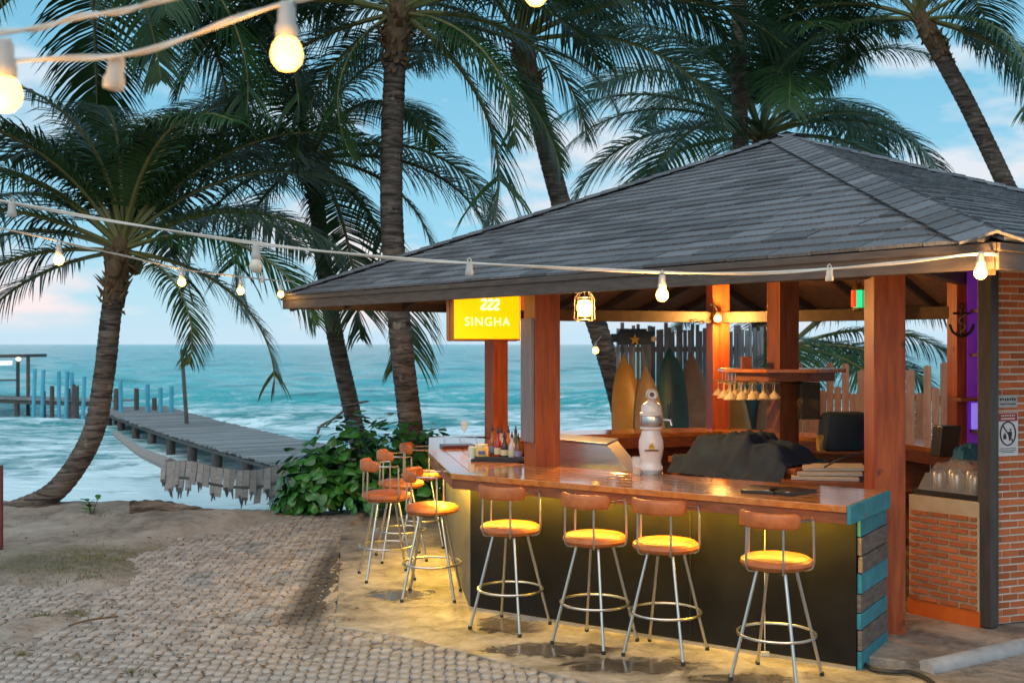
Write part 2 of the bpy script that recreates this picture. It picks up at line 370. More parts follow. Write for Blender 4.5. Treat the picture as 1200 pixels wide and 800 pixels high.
fs = [(j*nx+i, j*nx+i+1, (j+1)*nx+i+1, (j+1)*nx+i) for j in range(len(ys)-1) for i in range(nx-1)]
me = bpy.data.meshes.new('beach'); me.from_pydata(vs, [], fs); me.polygons.foreach_set('use_smooth', [True]*len(fs))
beach = bpy.data.objects.new('beach', me); COL.objects.link(beach); tag(beach, kind='structure')
m, t, b = newmat('grey beige sand'); me.materials.append(m)
g = nd(t, 'ShaderNodeNewGeometry'); sp = nd(t, 'ShaderNodeSeparateXYZ'); t.links.new(g.outputs['Position'], sp.inputs[0])
a1 = snoise((1,1,1), 1.1, 8, .65, .4); a2 = snoise((1,1,1), 60, 5, .7); a3 = snoise((1,1,1), 7, 7, .7, .6)
rp = nd(t, 'ShaderNodeValToRGB'); e = rp.color_ramp.elements; e[0].position = .34; e[0].color = (.10,.078,.062,1); e[1].position = .68; e[1].color = (.50,.435,.375,1)
x_ = rp.color_ramp.elements.new(.5); x_.color = (.31,.265,.225,1)
t.links.new(mathn('ADD', mathn('MULTIPLY', a1.outputs[0], .55), mathn('ADD', mathn('MULTIPLY', a3.outputs[0], .33), mathn('MULTIPLY', a2.outputs[0], .12))), rp.inputs[0])
gr = nd(t, 'ShaderNodeMixRGB'); gr.inputs[2].default_value = (.085,.088,.035,1); t.links.new(rp.outputs[0], gr.inputs[1])
gx = mathn('MULTIPLY', mrange(mathn('ABSOLUTE', mathn('ADD', sp.outputs['X'], 3.85)), .5, 1.1, 1, 0), mrange(mathn('ABSOLUTE', mathn('SUBTRACT', sp.outputs['Y'], 10.1)), .35, .9, 1, 0))
t.links.new(mathn('MULTIPLY', gx, mrange(a3.outputs[0], .38, .6, .2, .8)), gr.inputs[0])
wet = nd(t, 'ShaderNodeMixRGB', blend_type='MULTIPLY'); wet.inputs[2].default_value = (.5,.5,.52,1); t.links.new(gr.outputs[0], wet.inputs[1])
t.links.new(mrange(sp.outputs['Z'], -.06, -.25, 0, 1), wet.inputs[0])
t.links.new(wet.outputs[0], b.inputs['Base Color']); b.inputs['Roughness'].default_value = .95; b.inputs['Specular IOR Level'].default_value = .2
bn = nd(t, 'ShaderNodeBump', Strength=.8, Distance=.03); t.links.new(mathn('ADD', a3.outputs[0], mathn('MULTIPLY', a2.outputs[0], .5)), bn.inputs['Height']); t.links.new(bn.outputs[0], b.inputs['Normal'])

# ---- paving: elongated interlocking pavers, the largest in view one by one
PAVM = M('sandy grey paver', (.20,.175,.155), (.41,.365,.33), (1,1,1), 6.5, 9, .9, bump=.5, bd=.006, rand=.0, coords='Object', spots=(1.1,.60,(.20,.17,.15)))
t = PAVM.node_tree; b = t.nodes['Principled BSDF']
g = nd(t, 'ShaderNodeNewGeometry'); sp = nd(t, 'ShaderNodeSeparateXYZ'); t.links.new(g.outputs['Position'], sp.inputs[0])
# one long oily tyre stain, a streak running away from the viewer
w1 = snoise((1,1,0), 1.4, 4); xl = mathn('ADD', mathn('MULTIPLY', mathn('SUBTRACT', sp.outputs['Y'], 8.0), -.06), -1.50)
dd = mathn('ABSOLUTE', mathn('SUBTRACT', mathn('ADD', sp.outputs['X'], mathn('MULTIPLY', mathn('SUBTRACT', w1.outputs[0], .5), .3)), xl))
st = mathn('MULTIPLY', mrange(dd, .06, .26, .88, 0), mathn('MULTIPLY', mrange(sp.outputs['Y'], 7.5, 8.1), mrange(sp.outputs['Y'], 10.3, 11.6, 1, 0)))
src = b.inputs['Base Color'].links[0].from_socket
sx = nd(t, 'ShaderNodeMixRGB'); sx.inputs[2].default_value = (.035,.028,.024,1); t.links.new(src, sx.inputs[1]); t.links.new(st, sx.inputs[0]); t.links.new(sx.outputs[0], b.inputs['Base Color'])
paving = bpy.data.objects.new('paving', None); COL.objects.link(paving); tag(paving, kind='structure'); BASE['paving'] = Vector((0,0,0))
PW, PL, PR = .073, .152, .114
def paver_mesh():
    mb = MB(); w, l, k = PW*.46, PL*.47, PL*.20
    o6 = [(0,-l),(w,-k),(w,k),(0,l),(-w,k),(-w,-k)]
    vs = [(x, y, -.06) for x, y in o6]+[(x, y, .008) for x, y in o6]+[(x*.80, y*.82, .0165) for x, y in o6]
    fs = [(i,(i+1)%6,6+(i+1)%6,6+i) for i in range(6)]+[(6+i,6+(i+1)%6,12+(i+1)%6,12+i) for i in range(6)]+[tuple(range(12,18))]
    return vs, fs, mb.add(vs, fs).mesh('paver', PAVM)
pvv, pvf, pvm = paver_mesh()
ca, sa = math.cos(R_(-14)), math.sin(R_(-14)); cells = []
for j in range(-110, 160):
    for i in range(-150, 170):
        gx_, gy_ = (i+.5*(j%2))*PW, j*PR
        x, y = -1.5+gx_*ca-gy_*sa, 7+gx_*sa+gy_*ca
        if y < 4.3 or y > 12.9 or abs(x) > .56*y: continue
        inn = in_poly(x, y, PV) or in_poly(x, y, PV2) or in_poly(x, y, PV3) or dist_poly(x, y, PV) < .25
        if inn and not in_poly(x, y, AP): cells.append((x, y))
cells.sort(key=lambda c: (c[1] < 6.45, c[1]))      # the nearest row that the frame shows comes first
mb = MB()
for k, (x, y) in enumerate(cells):
    z = random.uniform(-.009, .006)+.006*fbm(x, y, 1.2, 2); tx, ty = random.uniform(-.08,.08), random.uniform(-.08,.08); a = R_(-14)+random.uniform(-.10,.10); x += random.uniform(-.005,.005); y += random.uniform(-.008,.008)
    mt = Matrix.Translation((x, y, z+.004)) @ Euler((tx, ty, a)).to_matrix().to_4x4()
    if k < 300: inst('paver', pvm, paving, mt)
    else: mb.add([mt @ Vector(v) for v in pvv], pvf)
tag(mb.build('pavers_beyond', PAVM, paving), kind='stuff')

# ---- concrete apron round the bar, with wet patches
m, t, b = newmat('stained concrete'); CONC = m
g = nd(t, 'ShaderNodeNewGeometry'); sp = nd(t, 'ShaderNodeSeparateXYZ'); t.links.new(g.outputs['Position'], sp.inputs[0])
a1 = snoise((1,1,1), 1.3, 9, .65, .6); a2 = snoise((1,1,1), 35, 6, .7); a3 = snoise((1,1,1), 5, 6, .6, 1.2)
rp = nd(t, 'ShaderNodeValToRGB'); e = rp.color_ramp.elements; e[0].position = .40; e[0].color = (.085,.068,.055,1); e[1].position = .62; e[1].color = (.42,.37,.315,1)
t.links.new(mathn('ADD', mathn('MULTIPLY', a1.outputs[0], .55), mathn('ADD', mathn('MULTIPLY', a3.outputs[0], .30), mathn('MULTIPLY', a2.outputs[0], .15))), rp.inputs[0])
def puddle(cx, cy, rx, ry):
    dx = mathn('DIVIDE', mathn('SUBTRACT', sp.outputs['X'], cx), rx); dy = mathn('DIVIDE', mathn('SUBTRACT', sp.outputs['Y'], cy), ry)
    d = mathn('SQRT', mathn('ADD', mathn('MULTIPLY', dx, dx), mathn('MULTIPLY', dy, dy)))
    return mrange(mathn('ADD', d, mathn('MULTIPLY', mathn('SUBTRACT', a3.outputs[0], .5), 1.6)), .55, 1.05, 1, 0)
wetm = None
for (ux, uy, rx, ry) in ((650,765,.55,.20),(745,783,.55,.20),(600,735,.30,.35),(870,800,.35,.14),(470,700,.3,.3)):
    c = px(ux, uy, z=0); p_ = puddle(c.x, c.y, rx, ry); wetm = p_ if wetm is None else mathn('MAXIMUM', wetm, p_)
wx = nd(t, 'ShaderNodeMixRGB', blend_type='MULTIPLY'); wx.inputs[2].default_value = (.28,.26,.25,1); t.links.new(rp.outputs[0], wx.inputs[1]); t.links.new(mathn('MULTIPLY', wetm, .8), wx.inputs[0])
t.links.new(wx.outputs[0], b.inputs['Base Color']); t.links.new(mrange(wetm, 0, 1, .62, .10, False), b.inputs['Roughness'])
bn = nd(t, 'ShaderNodeBump', Strength=.35, Distance=.02); t.links.new(mathn('MULTIPLY', mathn('ADD', a3.outputs[0], mathn('MULTIPLY', a2.outputs[0], .5)), mrange(wetm, 0, 1, 1, .12, False)), bn.inputs['Height']); t.links.new(bn.outputs[0], b.inputs['Normal'])
ap = MB(); ap.prism([(p[0], p[1]) for p in AP], -.12, .022)
o = ap.build('concrete_apron', CONC, None, bevel=.006); tag(o, kind='structure')
# ---- raised platform with a rounded kerb, right of the bar
KA, KB = px(1085,787,z=.02), px(1215,757,z=.02)
PLZ = .075
kd = (KB-KA).normalized(); kn = Vector((-kd.y, kd.x, 0))
pl = [px(1010,776,z=.02), KA+kn*.04, KA+kd*4+kn*.04, KA+kd*4+kn*4, KA+kn*2.2+kd*.2, px(1036,745,z=.02)]
mb = MB(); mb.prism([(p.x, p.y) for p in pl], -.05, PLZ-.01)
o = mb.build('platform', CONC, None, bevel=.008); tag(o, kind='structure')
mb = MB(); pts = [KA+kd*s+Vector((0,0,.012)) for s in np.linspace(0, 4.2, 30)]
for p in pts: p += Vector((random.uniform(-.004,.004), random.uniform(-.004,.004), random.uniform(-.003,.003)))
mb.tube(pts, .062, 12)
KERB = M('grey kerb cement', (.27,.27,.275), (.38,.38,.385), ns=6, rough=.85, bump=.4)
tag(mb.build('kerb', KERB, None, smooth=True), kind='structure')
# ================================================================== THE PAVILION
U = Vector((-.608,.794,0)).normalized(); N = Vector((.794,.608,0)).normalized()
RC = Vector((2.30,5.28,0)); SA, SB = 7.6, 6.4
LC = RC+U*SA; RB = RC+N*SB; LB = LC+N*SB
EZ = 2.49; AZ_ = 3.89
APX = (RC+LB)/2
pav = thing('bar_pavilion', (APX.x, APX.y, 0), 'open timber bar pavilion under a grey shingled hip roof by the sea', 'pavilion')
roof = MB()
def rp3(p, z): return Vector((p.x, p.y, z))
# deck with soffit boards
cn4 = [RC, LC, LB, RB]
dk = MB(); top = rp3(APX, AZ_-.01); bot = rp3(APX, AZ_-.05)
vs = [rp3(c, EZ-.01) for c in cn4]+[top]+[rp3(c, EZ-.045) for c in cn4]+[bot]
dk.add(vs, [(0,1,4),(1,2,4),(2,3,4),(3,0,4),(6,5,9),(7,6,9),(8,7,9),(5,8,9),(0,5,6,1),(1,6,7,2),(2,7,8,3),(3,8,5,0)])
roofo = dk.build('roof', [SOFW], pav)
faces = [(RC, LC, N, SB/2), (RC, RB, U, SA/2), (LC, LB, -U, SA/2), (LB, RB, -N, SB/2)]   # a, b, inward direction, run
TW, EXP = .335, .141
sm = MB(); sm.add([(-.5,-.5,.016),(.5,-.5,.016),(.5,.5,0),(-.5,.5,0),(-.5,-.5,-.004),(.5,-.5,-.004),(.5,.5,-.004),(-.5,.5,-.004)], [(0,1,2,3),(4,7,6,5),(0,4,5,1),(1,5,6,2),(2,6,7,3),(3,7,4,0)])
shm = sm.mesh('shingle', SHIN); shv, shf = sm.v, sm.f
allsh = []; 
for fi, (a, b2, inw, run) in enumerate(faces):
    L = (b2-a).length; d = (b2-a).normalized(); rise = AZ_-EZ; sl = math.hypot(run, rise)
    upv = (inw*run+Vector((0,0,rise)))/sl; nrm = d.cross(upv); nrm = nrm if nrm.z > 0 else -nrm
    rows = int(sl/EXP)+1
    for r in range(rows):
        s0 = r*EXP-.02; sm_ = s0+EXP*.5
        x0, x1 = L/2*sm_/sl, L-L/2*sm_/sl
        x = x0-(.5*(r % 2)*TW+random.uniform(0, .07)) 
        while x < x1:
            w = TW+random.uniform(-.05, .05); xa, xb = max(x, x0-.02), min(x+w, x1+.02)
            if xb-xa > .03:
                c = rp3(a, EZ)+d*((xa+xb)/2)+upv*(s0+EXP*.55)+nrm*.012
                sk = random.uniform(-.014, .014)
                mt = frame(c+nrm*random.uniform(-.001,.006), (d+upv*sk)*(xb-xa-.006), upv*(EXP*1.22), nrm)
                allsh.append((fi, c, mt))
            x += w
front = [s for s in allsh if s[0] == 0]; other = [s for s in allsh if s[0] != 0]
front.sort(key=lambda s: s[1].y); other += front[300:]
for s in front[:300]: inst('shingle', shm, roofo, s[2])
mb = MB()
SHV = [M('asphalt shingle shade %d' % k, tuple(c*f for c in (.085,.088,.096)), tuple(c*f for c in (.16,.165,.175)), (1,1,1), 14, 8, .88, bump=.4, bd=.004) for k, f in enumerate((.82,.95,1.08,1.22))]
for s in other: mb.mi = random.randrange(4); mb.add([s[2] @ Vector(v) for v in shv], shf)
tag(mb.build('shingles_beyond', SHV, roofo), kind='stuff')
# hip caps, folded over each hip
def hip(c, which):
    p0, p1 = rp3(c, EZ), rp3(APX, AZ_); L = (p1-p0).length; d = (p1-p0).normalized()
    side = d.cross(Vector((0,0,1))).normalized(); upn = side.cross(d).normalized()
    mc = MB(); w = .17; dr = .052
    mc.add([(-.5,0,.012),(.5,0,0),(.5,w,-dr-.004),(-.5,w,-dr+.008),(-.5,-w,-dr+.008),(.5,-w,-dr-.004),(-.5,0,-.002),(-.5,w,-dr-.006),(-.5,-w,-dr-.006)],
           [(0,1,2,3),(1,0,4,5),(0,3,7,6),(4,0,6,8)])
    mm = mc.mesh('ridge_cap', SHIN); k = int(L/.17)
    for i in range(k+1):
        s = i*.17+.12
        inst('ridge_cap', mm, roofo, frame(p0+d*min(s, L-.05)+upn*(.042+.001*(i%2)), d*.26, side, upn))
for i, c in enumerate(cn4): hip(c, i)
mb = MB(); mb.lathe([(.17,-.05),(.15,.0),(.05,.035),(.0,.04)], rp3(APX, AZ_+.01), 4); mb.build('ridge_cap', SHIN, roofo)
# fascia boards: a lower board and a proud upper strip on each eave
for (a, b2, inw, run) in faces:
    d = (b2-a).normalized(); mid = (a+b2)/2; L = (b2-a).length
    f = MB(); f.obox(rp3(mid, 2.41)-inw*.004, d*(L/2+.004), inw*.016, Vector((0,0,.055))); f.build('fascia_board', FASC, pav, bevel=.004)
    f = MB(); f.obox(rp3(mid, 2.462)-inw*.022, d*(L/2+.022), inw*.014, Vector((0,0,.020))); f.build('fascia_strip', FASC, pav, bevel=.004)
# rafters under the deck
for fi, (a, b2, inw, run) in enumerate(faces):
    d = (b2-a).normalized(); L = (b2-a).length; rise = AZ_-EZ; nR = 9
    for k in range(1, nR):
        x = L*k/nR; ln = run*min(x, L-x)/(L/2)
        if ln < .3: continue
        p0 = rp3(a+d*x+inw*.03, EZ-.085+.03*rise/run); p1 = rp3(a+d*x+inw*ln*.985, EZ-.085+rise*ln*.985/run)
        ax = (p1-p0)/2; r = MB(); r.obox((p0+p1)/2, ax, d*.022, d.cross(ax).normalized()*.045); r.build('rafter', RAFT, pav)
for c in cn4:
    p0, p1 = rp3(c+(APX-c).normalized()*.06, EZ-.10), rp3(APX, AZ_-.12); ax = (p1-p0)/2; sd_ = ax.cross(Vector((0,0,1))).normalized()
    r = MB(); r.obox((p0+p1)/2, ax, sd_*.03, sd_.cross(ax).normalized()*.06); r.build('hip_rafter', RAFT, pav)
# posts
def post(name, c, w, rot, z0, z1, m=POSTW, d=None, label=None):
    mb = MB(); ca_, sa_ = math.cos(rot), math.sin(rot); d = d or w
    mb.obox((c[0], c[1], (z0+z1)/2), (ca_*w/2, sa_*w/2, 0), (-sa_*d/2, ca_*d/2, 0), (0, 0, (z1-z0)/2))
    o = mb.build(name, m, pav, bevel=.006)
    if label: o['label'] = label
    return o
PA = Vector((.235,8.70,0)); PE = Vector((2.522,7.51,0)); PB = Vector((-.16,11.25,0)); PC = Vector((2.31,12.45,0)); PF = Vector((4.20,10.35,0)); PD = Vector((2.50,10.24,0))
post('post', PA, .215, R_(23.5), 0, 2.575); post('post', PE, .212, 0, 0, 2.95); post('post', PB, .175, R_(32), 0, 2.72)
post('post', PC, .20, R_(12), 0, 2.95); post('post', PF, .20, R_(4), 0, 2.9); post('centre_post', PD, .21, R_(20), 0, 3.75, POSTD)
# board fixed to the post by the sign
mb = MB(); ca_, sa_ = math.cos(R_(23.5)), math.sin(R_(23.5))
mb.obox(PA+Vector((-ca_*.125, -sa_*.125, 1.72)), (ca_*.015, sa_*.015, 0), (-sa_*.10, ca_*.10, 0), (0,0,.48)); mb.build('post_board', M('greyed post board',(.17,.13,.13),(.24,.19,.18),(6,6,1),3,5,.5), pav, bevel=.004)
def beam(p, q_, zb, h=.13, w=.09):
    mb = MB(); d = (q_-p)/2; s = d.cross(Vector((0,0,1))).normalized(); mb.obox((p+q_)/2+Vector((0,0,zb+h/2)), d, s*w/2, (0,0,h/2)); mb.build('beam', RAFT, pav, bevel=.005)
beam(PE, PA, 2.44); beam(PA, PB, 2.44); beam(PB, PC, 2.24, .12); beam(PC, PF, 2.235, .12); beam(PF, PE, 2.55)
for c in (PA, PC, PF, PE):                         # braces from the centre post out to the corners
    d = (c-PD).normalized(); p0 = PD+Vector((0,0,2.75))+d*.1; p1 = rp3(PD.lerp(c, .62), 3.08); ax = (p1-p0)/2; s = ax.cross(Vector((0,0,1))).normalized()
    mb = MB(); mb.obox((p0+p1)/2, ax, s*.03, s.cross(ax).normalized()*.045); mb.build('brace', RAFT, pav)

# ================================================================== THE BAR
BT = 1.05
P0 = Vector((-.312,8.28,0)); P1 = Vector((2.09,6.735,0)); P2 = Vector((-.70,11.25,0))
K0 = Vector((-.45,8.15,0)); KR = Vector((1.965,6.517,0)); K1 = Vector((-.74,9.76,0)); K2 = Vector((-.85,11.3,0))
bd = (KR-K0).normalized(); bi = Vector((-bd.y, bd.x, 0))
def isect(p, d, q2, e2):
    den = d.x*e2.y-d.y*e2.x; s = ((q2.x-p.x)*e2.y-(q2.y-p.y)*e2.x)/den; return p+d*s
BWD, LWD = .84, .62
l01 = (K1-K0).normalized(); l12 = (K2-K1).normalized()
rt = lambda v: Vector((v.y, -v.x, 0))
I0 = isect(K0+bi*BWD, bd, K0+rt(l01)*LWD, l01); I1 = isect(K0+rt(l01)*LWD, l01, K1+rt(l12)*LWD, l12); I2 = K2+rt(l12)*LWD+Vector((0,.1,0)); IR = KR+bi*BWD
bar = thing('bar_counter', (P1.x, P1.y, 0), 'varnished timber bar counter with charcoal front board and stools along it', 'bar counter')
def planks(o0, o1, i0, i1, n, parent=bar):
    for k in range(n):
        a, b_, c, d = o0.lerp(i0, k/n), o1.lerp(i1, k/n), o1.lerp(i1, (k+1)/n), o0.lerp(i0, (k+1)/n)
        g_ = .0015; e1 = (d-a).normalized()*g_; e2 = (c-b_).normalized()*g_
        mb = MB(); mb.prism([a+e1, b_+e2, c-e2, d-e1], BT-.042, BT); mb.build('counter_plank', TOPW, parent, bevel=.004)
planks(K0, KR, I0, IR, 6); planks(K1, K0, I1, I0, 4); planks(K2, K1, I2, I1, 4)
def strip(p, q_, inset, zc, h, w, name, m, lo=0):
    d = (q_-p); n_ = Vector((-d.y, d.x, 0)).normalized(); mb = MB(); mb.obox((p+q_)/2+n_*inset+Vector((0,0,zc)), d/2, n_*w/2, (0,0,h/2)); return mb.build(name, m, bar, bevel=.003)
# edge boards under the top
strip(K0, KR, .030, BT-.042-.036, .070, .03, 'edge_board', EDGEW); strip(K1, K0, .030, BT-.078, .070, .03, 'edge_board', EDGEW); strip(K2, K1, .030, BT-.078, .070, .03, 'edge_board', EDGEW)
mb = MB(); e_ = (IR-KR)/2; mb.obox((KR+IR)/2+bd*.014+Vector((0,0,BT-.055)), e_, bd*.012, (0,0,.055)); mb.build('end_board', TEAL, bar, bevel=.003)
# front and side boards
fd = (P1-P0).normalized(); fi_ = Vector((-fd.y, fd.x, 0))
strip(P0, P1, .012, .495, .95, .024, 'front_panel', PANEL)
strip(P2, P0, .012, .495, .95, .024, 'side_panel', SIDEP)
mb = MB(); mb.obox((P0+P1)/2-fi_*.006+Vector((0,0,.032)), fd*(P1-P0).length/2, fi_*.006, (0,0,.012)); mb.build('base_trim', STEEL, bar)
for k, fr in enumerate((.62,)):
    mb = MB(); mb.obox(P0.lerp(P1, fr)-fi_*.003+Vector((0,0,.49)), fd*.003, fi_*.003, (0,0,.46)); mb.build('panel_joint', DARKM, bar)
# end face: teal and grey planks, one over the other
ed = fi_; e0 = P1+fd*.005; zc = .02; cols = [TEAL, GREYP, TEAL, GREYP, TEAL, GREYP, GREYP, TEAL]
for k, m_ in enumerate(cols):
    h = .92/len(cols)*(1+.12*math.sin(k*2.1)); mb = MB(); jut = random.uniform(-.006,.012)
    mb.obox(e0+ed*(.322+random.uniform(-.006,.008))+fd*(jut+.01)+Vector((0,0,zc+h/2)), fd*.014, ed*.31, (0,0,h/2-.003)); mb.build('end_plank', m_, bar, bevel=.004); zc += h
mb = MB(); mb.prism([P1+ed*.03-fd*.01, P1+ed*.60-fd*.01, P0+ed*.60+fd*.5, P0+ed*.03+fd*.1], .02, BT-.12); mb.build('carcass', CABW, bar)
# warm light strips under the overhang, lighting stools and floor
def led(p, q_, inset, watts, name='light_strip'):
    d = (q_-p); n_ = Vector((-d.y, d.x, 0)).normalized(); c = (p+q_)/2+n_*inset; mb = MB(); mb.obox(c+Vector((0,0,BT-.066)), d*.49, n_*.008, (0,0,.020)); s_ = mb.build(name, LEDM, bar)
    ld = bpy.data.lights.new('strip_light', 'AREA'); ld.shape = 'RECTANGLE'; ld.size = d.length*.97; ld.size_y = .03; ld.energy = watts; ld.color = (1, .60, .05)
    lo = bpy.data.objects.new('strip_light', ld); COL.objects.link(lo); lo.parent = bar
    lo.location = c+Vector((0,0,BT-.092))-BASE[bar.name]; lo.rotation_euler = (0, 0, math.atan2(d.y, d.x))
led(K0, KR, .11, 44); led(K1, K0, .075, 25); led(K2, K1, .075, 22)
# ---- back counter, the far sides of the ring
bk = thing('back_counter', (2.3,12.0,0), 'timber counter with dark board front closing the far side of the bar', 'counter')
OUT = [K2+Vector((.05,.12,0)), Vector((.45,12.15,0)), Vector((2.3,12.7,0)), Vector((4.25,11.0,0)), Vector((4.6,9.3,0)), Vector((4.3,8.3,0))]
cen = Vector((2.2,10.0,0)); INN = [p.lerp(cen, .62/(p-cen).length) for p in OUT]
for k in range(len(OUT)-1):
    a, b_, c, d = OUT[k], OUT[k+1], INN[k+1], INN[k]
    for j in range(4):
        mb = MB(); q4 = [a.lerp(d, j/4+.002), b_.lerp(c, j/4+.002), b_.lerp(c, (j+1)/4-.002), a.lerp(d, (j+1)/4-.002)]
        mb.prism(q4, BT-.045, BT); mb.build('counter_plank', TOPW, bk, bevel=.003)
    dn = (c-d); mb = MB(); n_ = Vector((-dn.y, dn.x, 0)).normalized()
    if (cen-d).dot(n_) < 0: n_ = -n_
    mb.obox((c+d)/2-n_*.02+Vector((0,0,BT-.10)), dn*.49, n_*.015, (0,0,.055)); mb.build('apron_board', CABW, bk)
    dn = b_-a; mb = MB(); mb.obox((a.lerp(d,.2)+b_.lerp(c,.2))/2+Vector((0,0,.5)), dn*.47, Vector((-dn.y,dn.x,0)).normalized()*.015, (0,0,.5)); mb.build('panel', CABW, bk)
    mb = MB(); mb.obox((a.lerp(d,.6)+b_.lerp(c,.6))/2+Vector((0,0,.52)), dn*.44, Vector((-dn.y,dn.x,0)).normalized()*.14, (0,0,.012)); mb.build('shelf', CABW, bk)
# ================================================================== BAR STOOLS
def arc(r, a0, a1, z, n=14): return [Vector((r*math.cos(a), r*math.sin(a), z)) for a in np.linspace(a0, a1, n)]
def make_stool():
    root = thing('bar_stool', (0,0,0), 'x', 'bar stool', 'bar stools round the counter')
    mb = MB(); prof = [(.0,-.062),(.165,-.060),(.200,-.048),(.213,-.028),(.209,-.009),(.190,.005),(.182,.0045),(.176,.008),(.12,.015),(.05,.017),(0,.017)]
    mb.lathe(prof, (0,0,.715), 32); mb.build('seat', LEATH, root, smooth=True, world=False)
    mb = MB(); mb.lathe([(.0,-.012),(.13,-.012),(.14,0),(.0,0)], (0,0,.655), 24); mb.build('seat_plate', BLACK, root, smooth=True, world=False)
    for k in range(4):
        a = math.pi/4+k*math.pi/2; c, s = math.cos(a), math.sin(a)
        mb = MB(); mb.tube([(.115*c,.115*s,.655),(.125*c,.125*s,.63),(.285*c,.285*s,.012)], .0105, 10)
        leg = mb.build('leg', CHROME, root, smooth=True, world=False)
        mb = MB(); mb.lathe([(.013,0),(.0145,.004),(.0135,.022),(.011,.024)], (.287*c,.287*s,0), 10); mb.build('foot_cap', BLACK, leg, world=False)
    mb = MB(); mb.tube([Vector((.228*math.cos(a), .228*math.sin(a), .268)) for a in np.linspace(0, 2*math.pi, 40)[:-1]], .0085, 8, closed=True); mb.build('foot_ring', CHROME, root, smooth=True, world=False)
    # low wrap-round back (faces +Y; the back is on -Y)
    RB_ = .205; zt = .955
    A0, A1 = R_(-90-108), R_(-90+108)
    rail = arc(RB_, A0, A1, zt, 30)
    def leg_down(a):
        c, s = math.cos(a), math.sin(a); r = RB_+.004
        return [Vector((r*c, r*s, zt-.012)), Vector((r*1.01*c, r*1.01*s, zt-.05)), Vector((r*1.03*c, r*1.03*s, .74)), Vector((r*1.02*c, r*1.02*s, .69)), Vector((r*.93*c, r*.93*s, .655)), Vector((r*.6*c, r*.6*s, .648))]
    mb = MB(); full = list(reversed(leg_down(A0)))[:-1]+rail+leg_down(A1)[1:]
    mb.tube(smooth_path(full, 90), .0072, 8); mb.build('arm_rail', CHROME, root, smooth=True, world=False)
    for a in (R_(-90-32), R_(-90+32)):
        mb = MB(); mb.tube(smooth_path(leg_down(a), 24), .0072, 8); mb.build('back_upright', CHROME, root, smooth=True, world=False)
    mb = MB(); ring = []; m_ = 30                  # padded cushion bent round the rail
    for i, a in enumerate(np.linspace(R_(-90-62), R_(-90+62), m_)):
        k = min(i, m_-1-i); f = 1-.55*max(0, 1-k/2.2)**2
        ring.append([Vector(((RB_+.021*f*math.copysign(abs(math.cos(q))**.6, math.cos(q)))*math.cos(a), (RB_+.021*f*math.copysign(abs(math.cos(q))**.6, math.cos(q)))*math.sin(a), zt+.047*f*math.copysign(abs(math.sin(q))**.6, math.sin(q)))) for q in np.linspace(0, 2*math.pi, 15)[:-1]])
    n_ = 14; mb.add([v for r in ring for v in r], [(i*n_+k, i*n_+(k+1)%n_, (i+1)*n_+(k+1)%n_, (i+1)*n_+k) for i in range(m_-1) for k in range(n_)]+[tuple(range(n_))[::-1], tuple((m_-1)*n_+k for k in range(n_))])
    mb.build('backrest', LEATH, root, smooth=True, world=False, angle=60)
    return root
st0 = make_stool()
bang = math.atan2(bi.y, bi.x)-math.pi/2; lang = math.atan2(rt(l01).y, rt(l01).x)-math.pi/2
spots = [((598,618), bang+R_(2), 'tan vinyl stool at the charcoal bar front, beside the grey corner of the bar'),
         ((697,630), bang-R_(4), 'tan vinyl stool at the charcoal bar front, second from the grey bar corner'),
         ((780,638), bang+R_(3), 'tan vinyl stool at the charcoal bar front, second from the teal plank end'),
         ((910,657), bang-R_(1), 'tan vinyl stool at the charcoal bar front, next to the teal plank end'),
         ((506,595), lang+R_(-14), 'tan vinyl stool at the grey bar side, next to the corner with the charcoal front'),
         ((453,580), lang+R_(6), 'tan vinyl stool by the grey bar side, pulled farthest out from the counter'),
         ((470,566), lang+R_(4), 'tan vinyl stool by the grey bar side, second from the coconut palm trunk'),
         ((495,556), lang+R_(-6), 'tan vinyl stool at the grey bar side, closest to the coconut palm trunk')]
for i, (p, a, lab) in enumerate(spots):
    o = st0 if i == 0 else copy_tree(st0)
    w = px(*p, z=.715); o.location = (w.x, w.y, .022); o.rotation_euler = (0, 0, a); o['label'] = lab

# ================================================================== BRICK WALL, STEEL POST, BRICK-FACED BOX
W0 = Vector((3.315,7.62,0)); WD = Vector((.94,.342,0)).normalized()
bw = thing('brick_wall', W0, 'red brick wall with pale mortar beside the dark steel post', 'wall')
wn_ = Vector((WD.y, -WD.x, 0))            # outward, towards the viewer
WLEN, WH, CRS, BL = 2.6, 2.62, .0505, .138
mb = MB(); mb.obox(W0+WD*WLEN/2-wn_*.06+Vector((0,0,PLZ+WH/2)), WD*WLEN/2, wn_*.055, (0,0,WH/2)); mb.build('mortar', MORTAR, bw)
bmb = MB(); bmb.obox((0,0,0), (.5,0,0), (0,.5,0), (0,0,.5)); brm = bmb.mesh('brick', BRICKM, bevel=.02)
bmv, bmf = bmb.v, bmb.f; cand = []
for r in range(int(WH/CRS)):
    x = -.5*(r % 2)*BL
    while x < WLEN:
        xa, xb = max(x, 0), min(x+BL, WLEN)
        if xb-xa > .02:
            L = xb-xa-.011; h = CRS-.0125+random.uniform(-.002,.001); out = random.uniform(-.002,.003)
            cand.append((xa, frame(W0+WD*((xa+xb)/2)-wn_*(.033-out)+Vector((0,0,PLZ+(r+.5)*CRS+random.uniform(-.001,.001))), WD*L, -wn_*.07, Vector((0,0,h)))))
        x += BL
cand.sort(key=lambda c: c[0]); mb = MB()
for k, (x, mt) in enumerate(cand):
    if k < 290: inst('brick', brm, bw, mt)
    else: mb.add([mt @ Vector(v) for v in bmv], bmf)
tag(mb.build('bricks_beyond', BRICKM, bw), kind='stuff')
SP = px(1158.0, 735, Y=7.58)
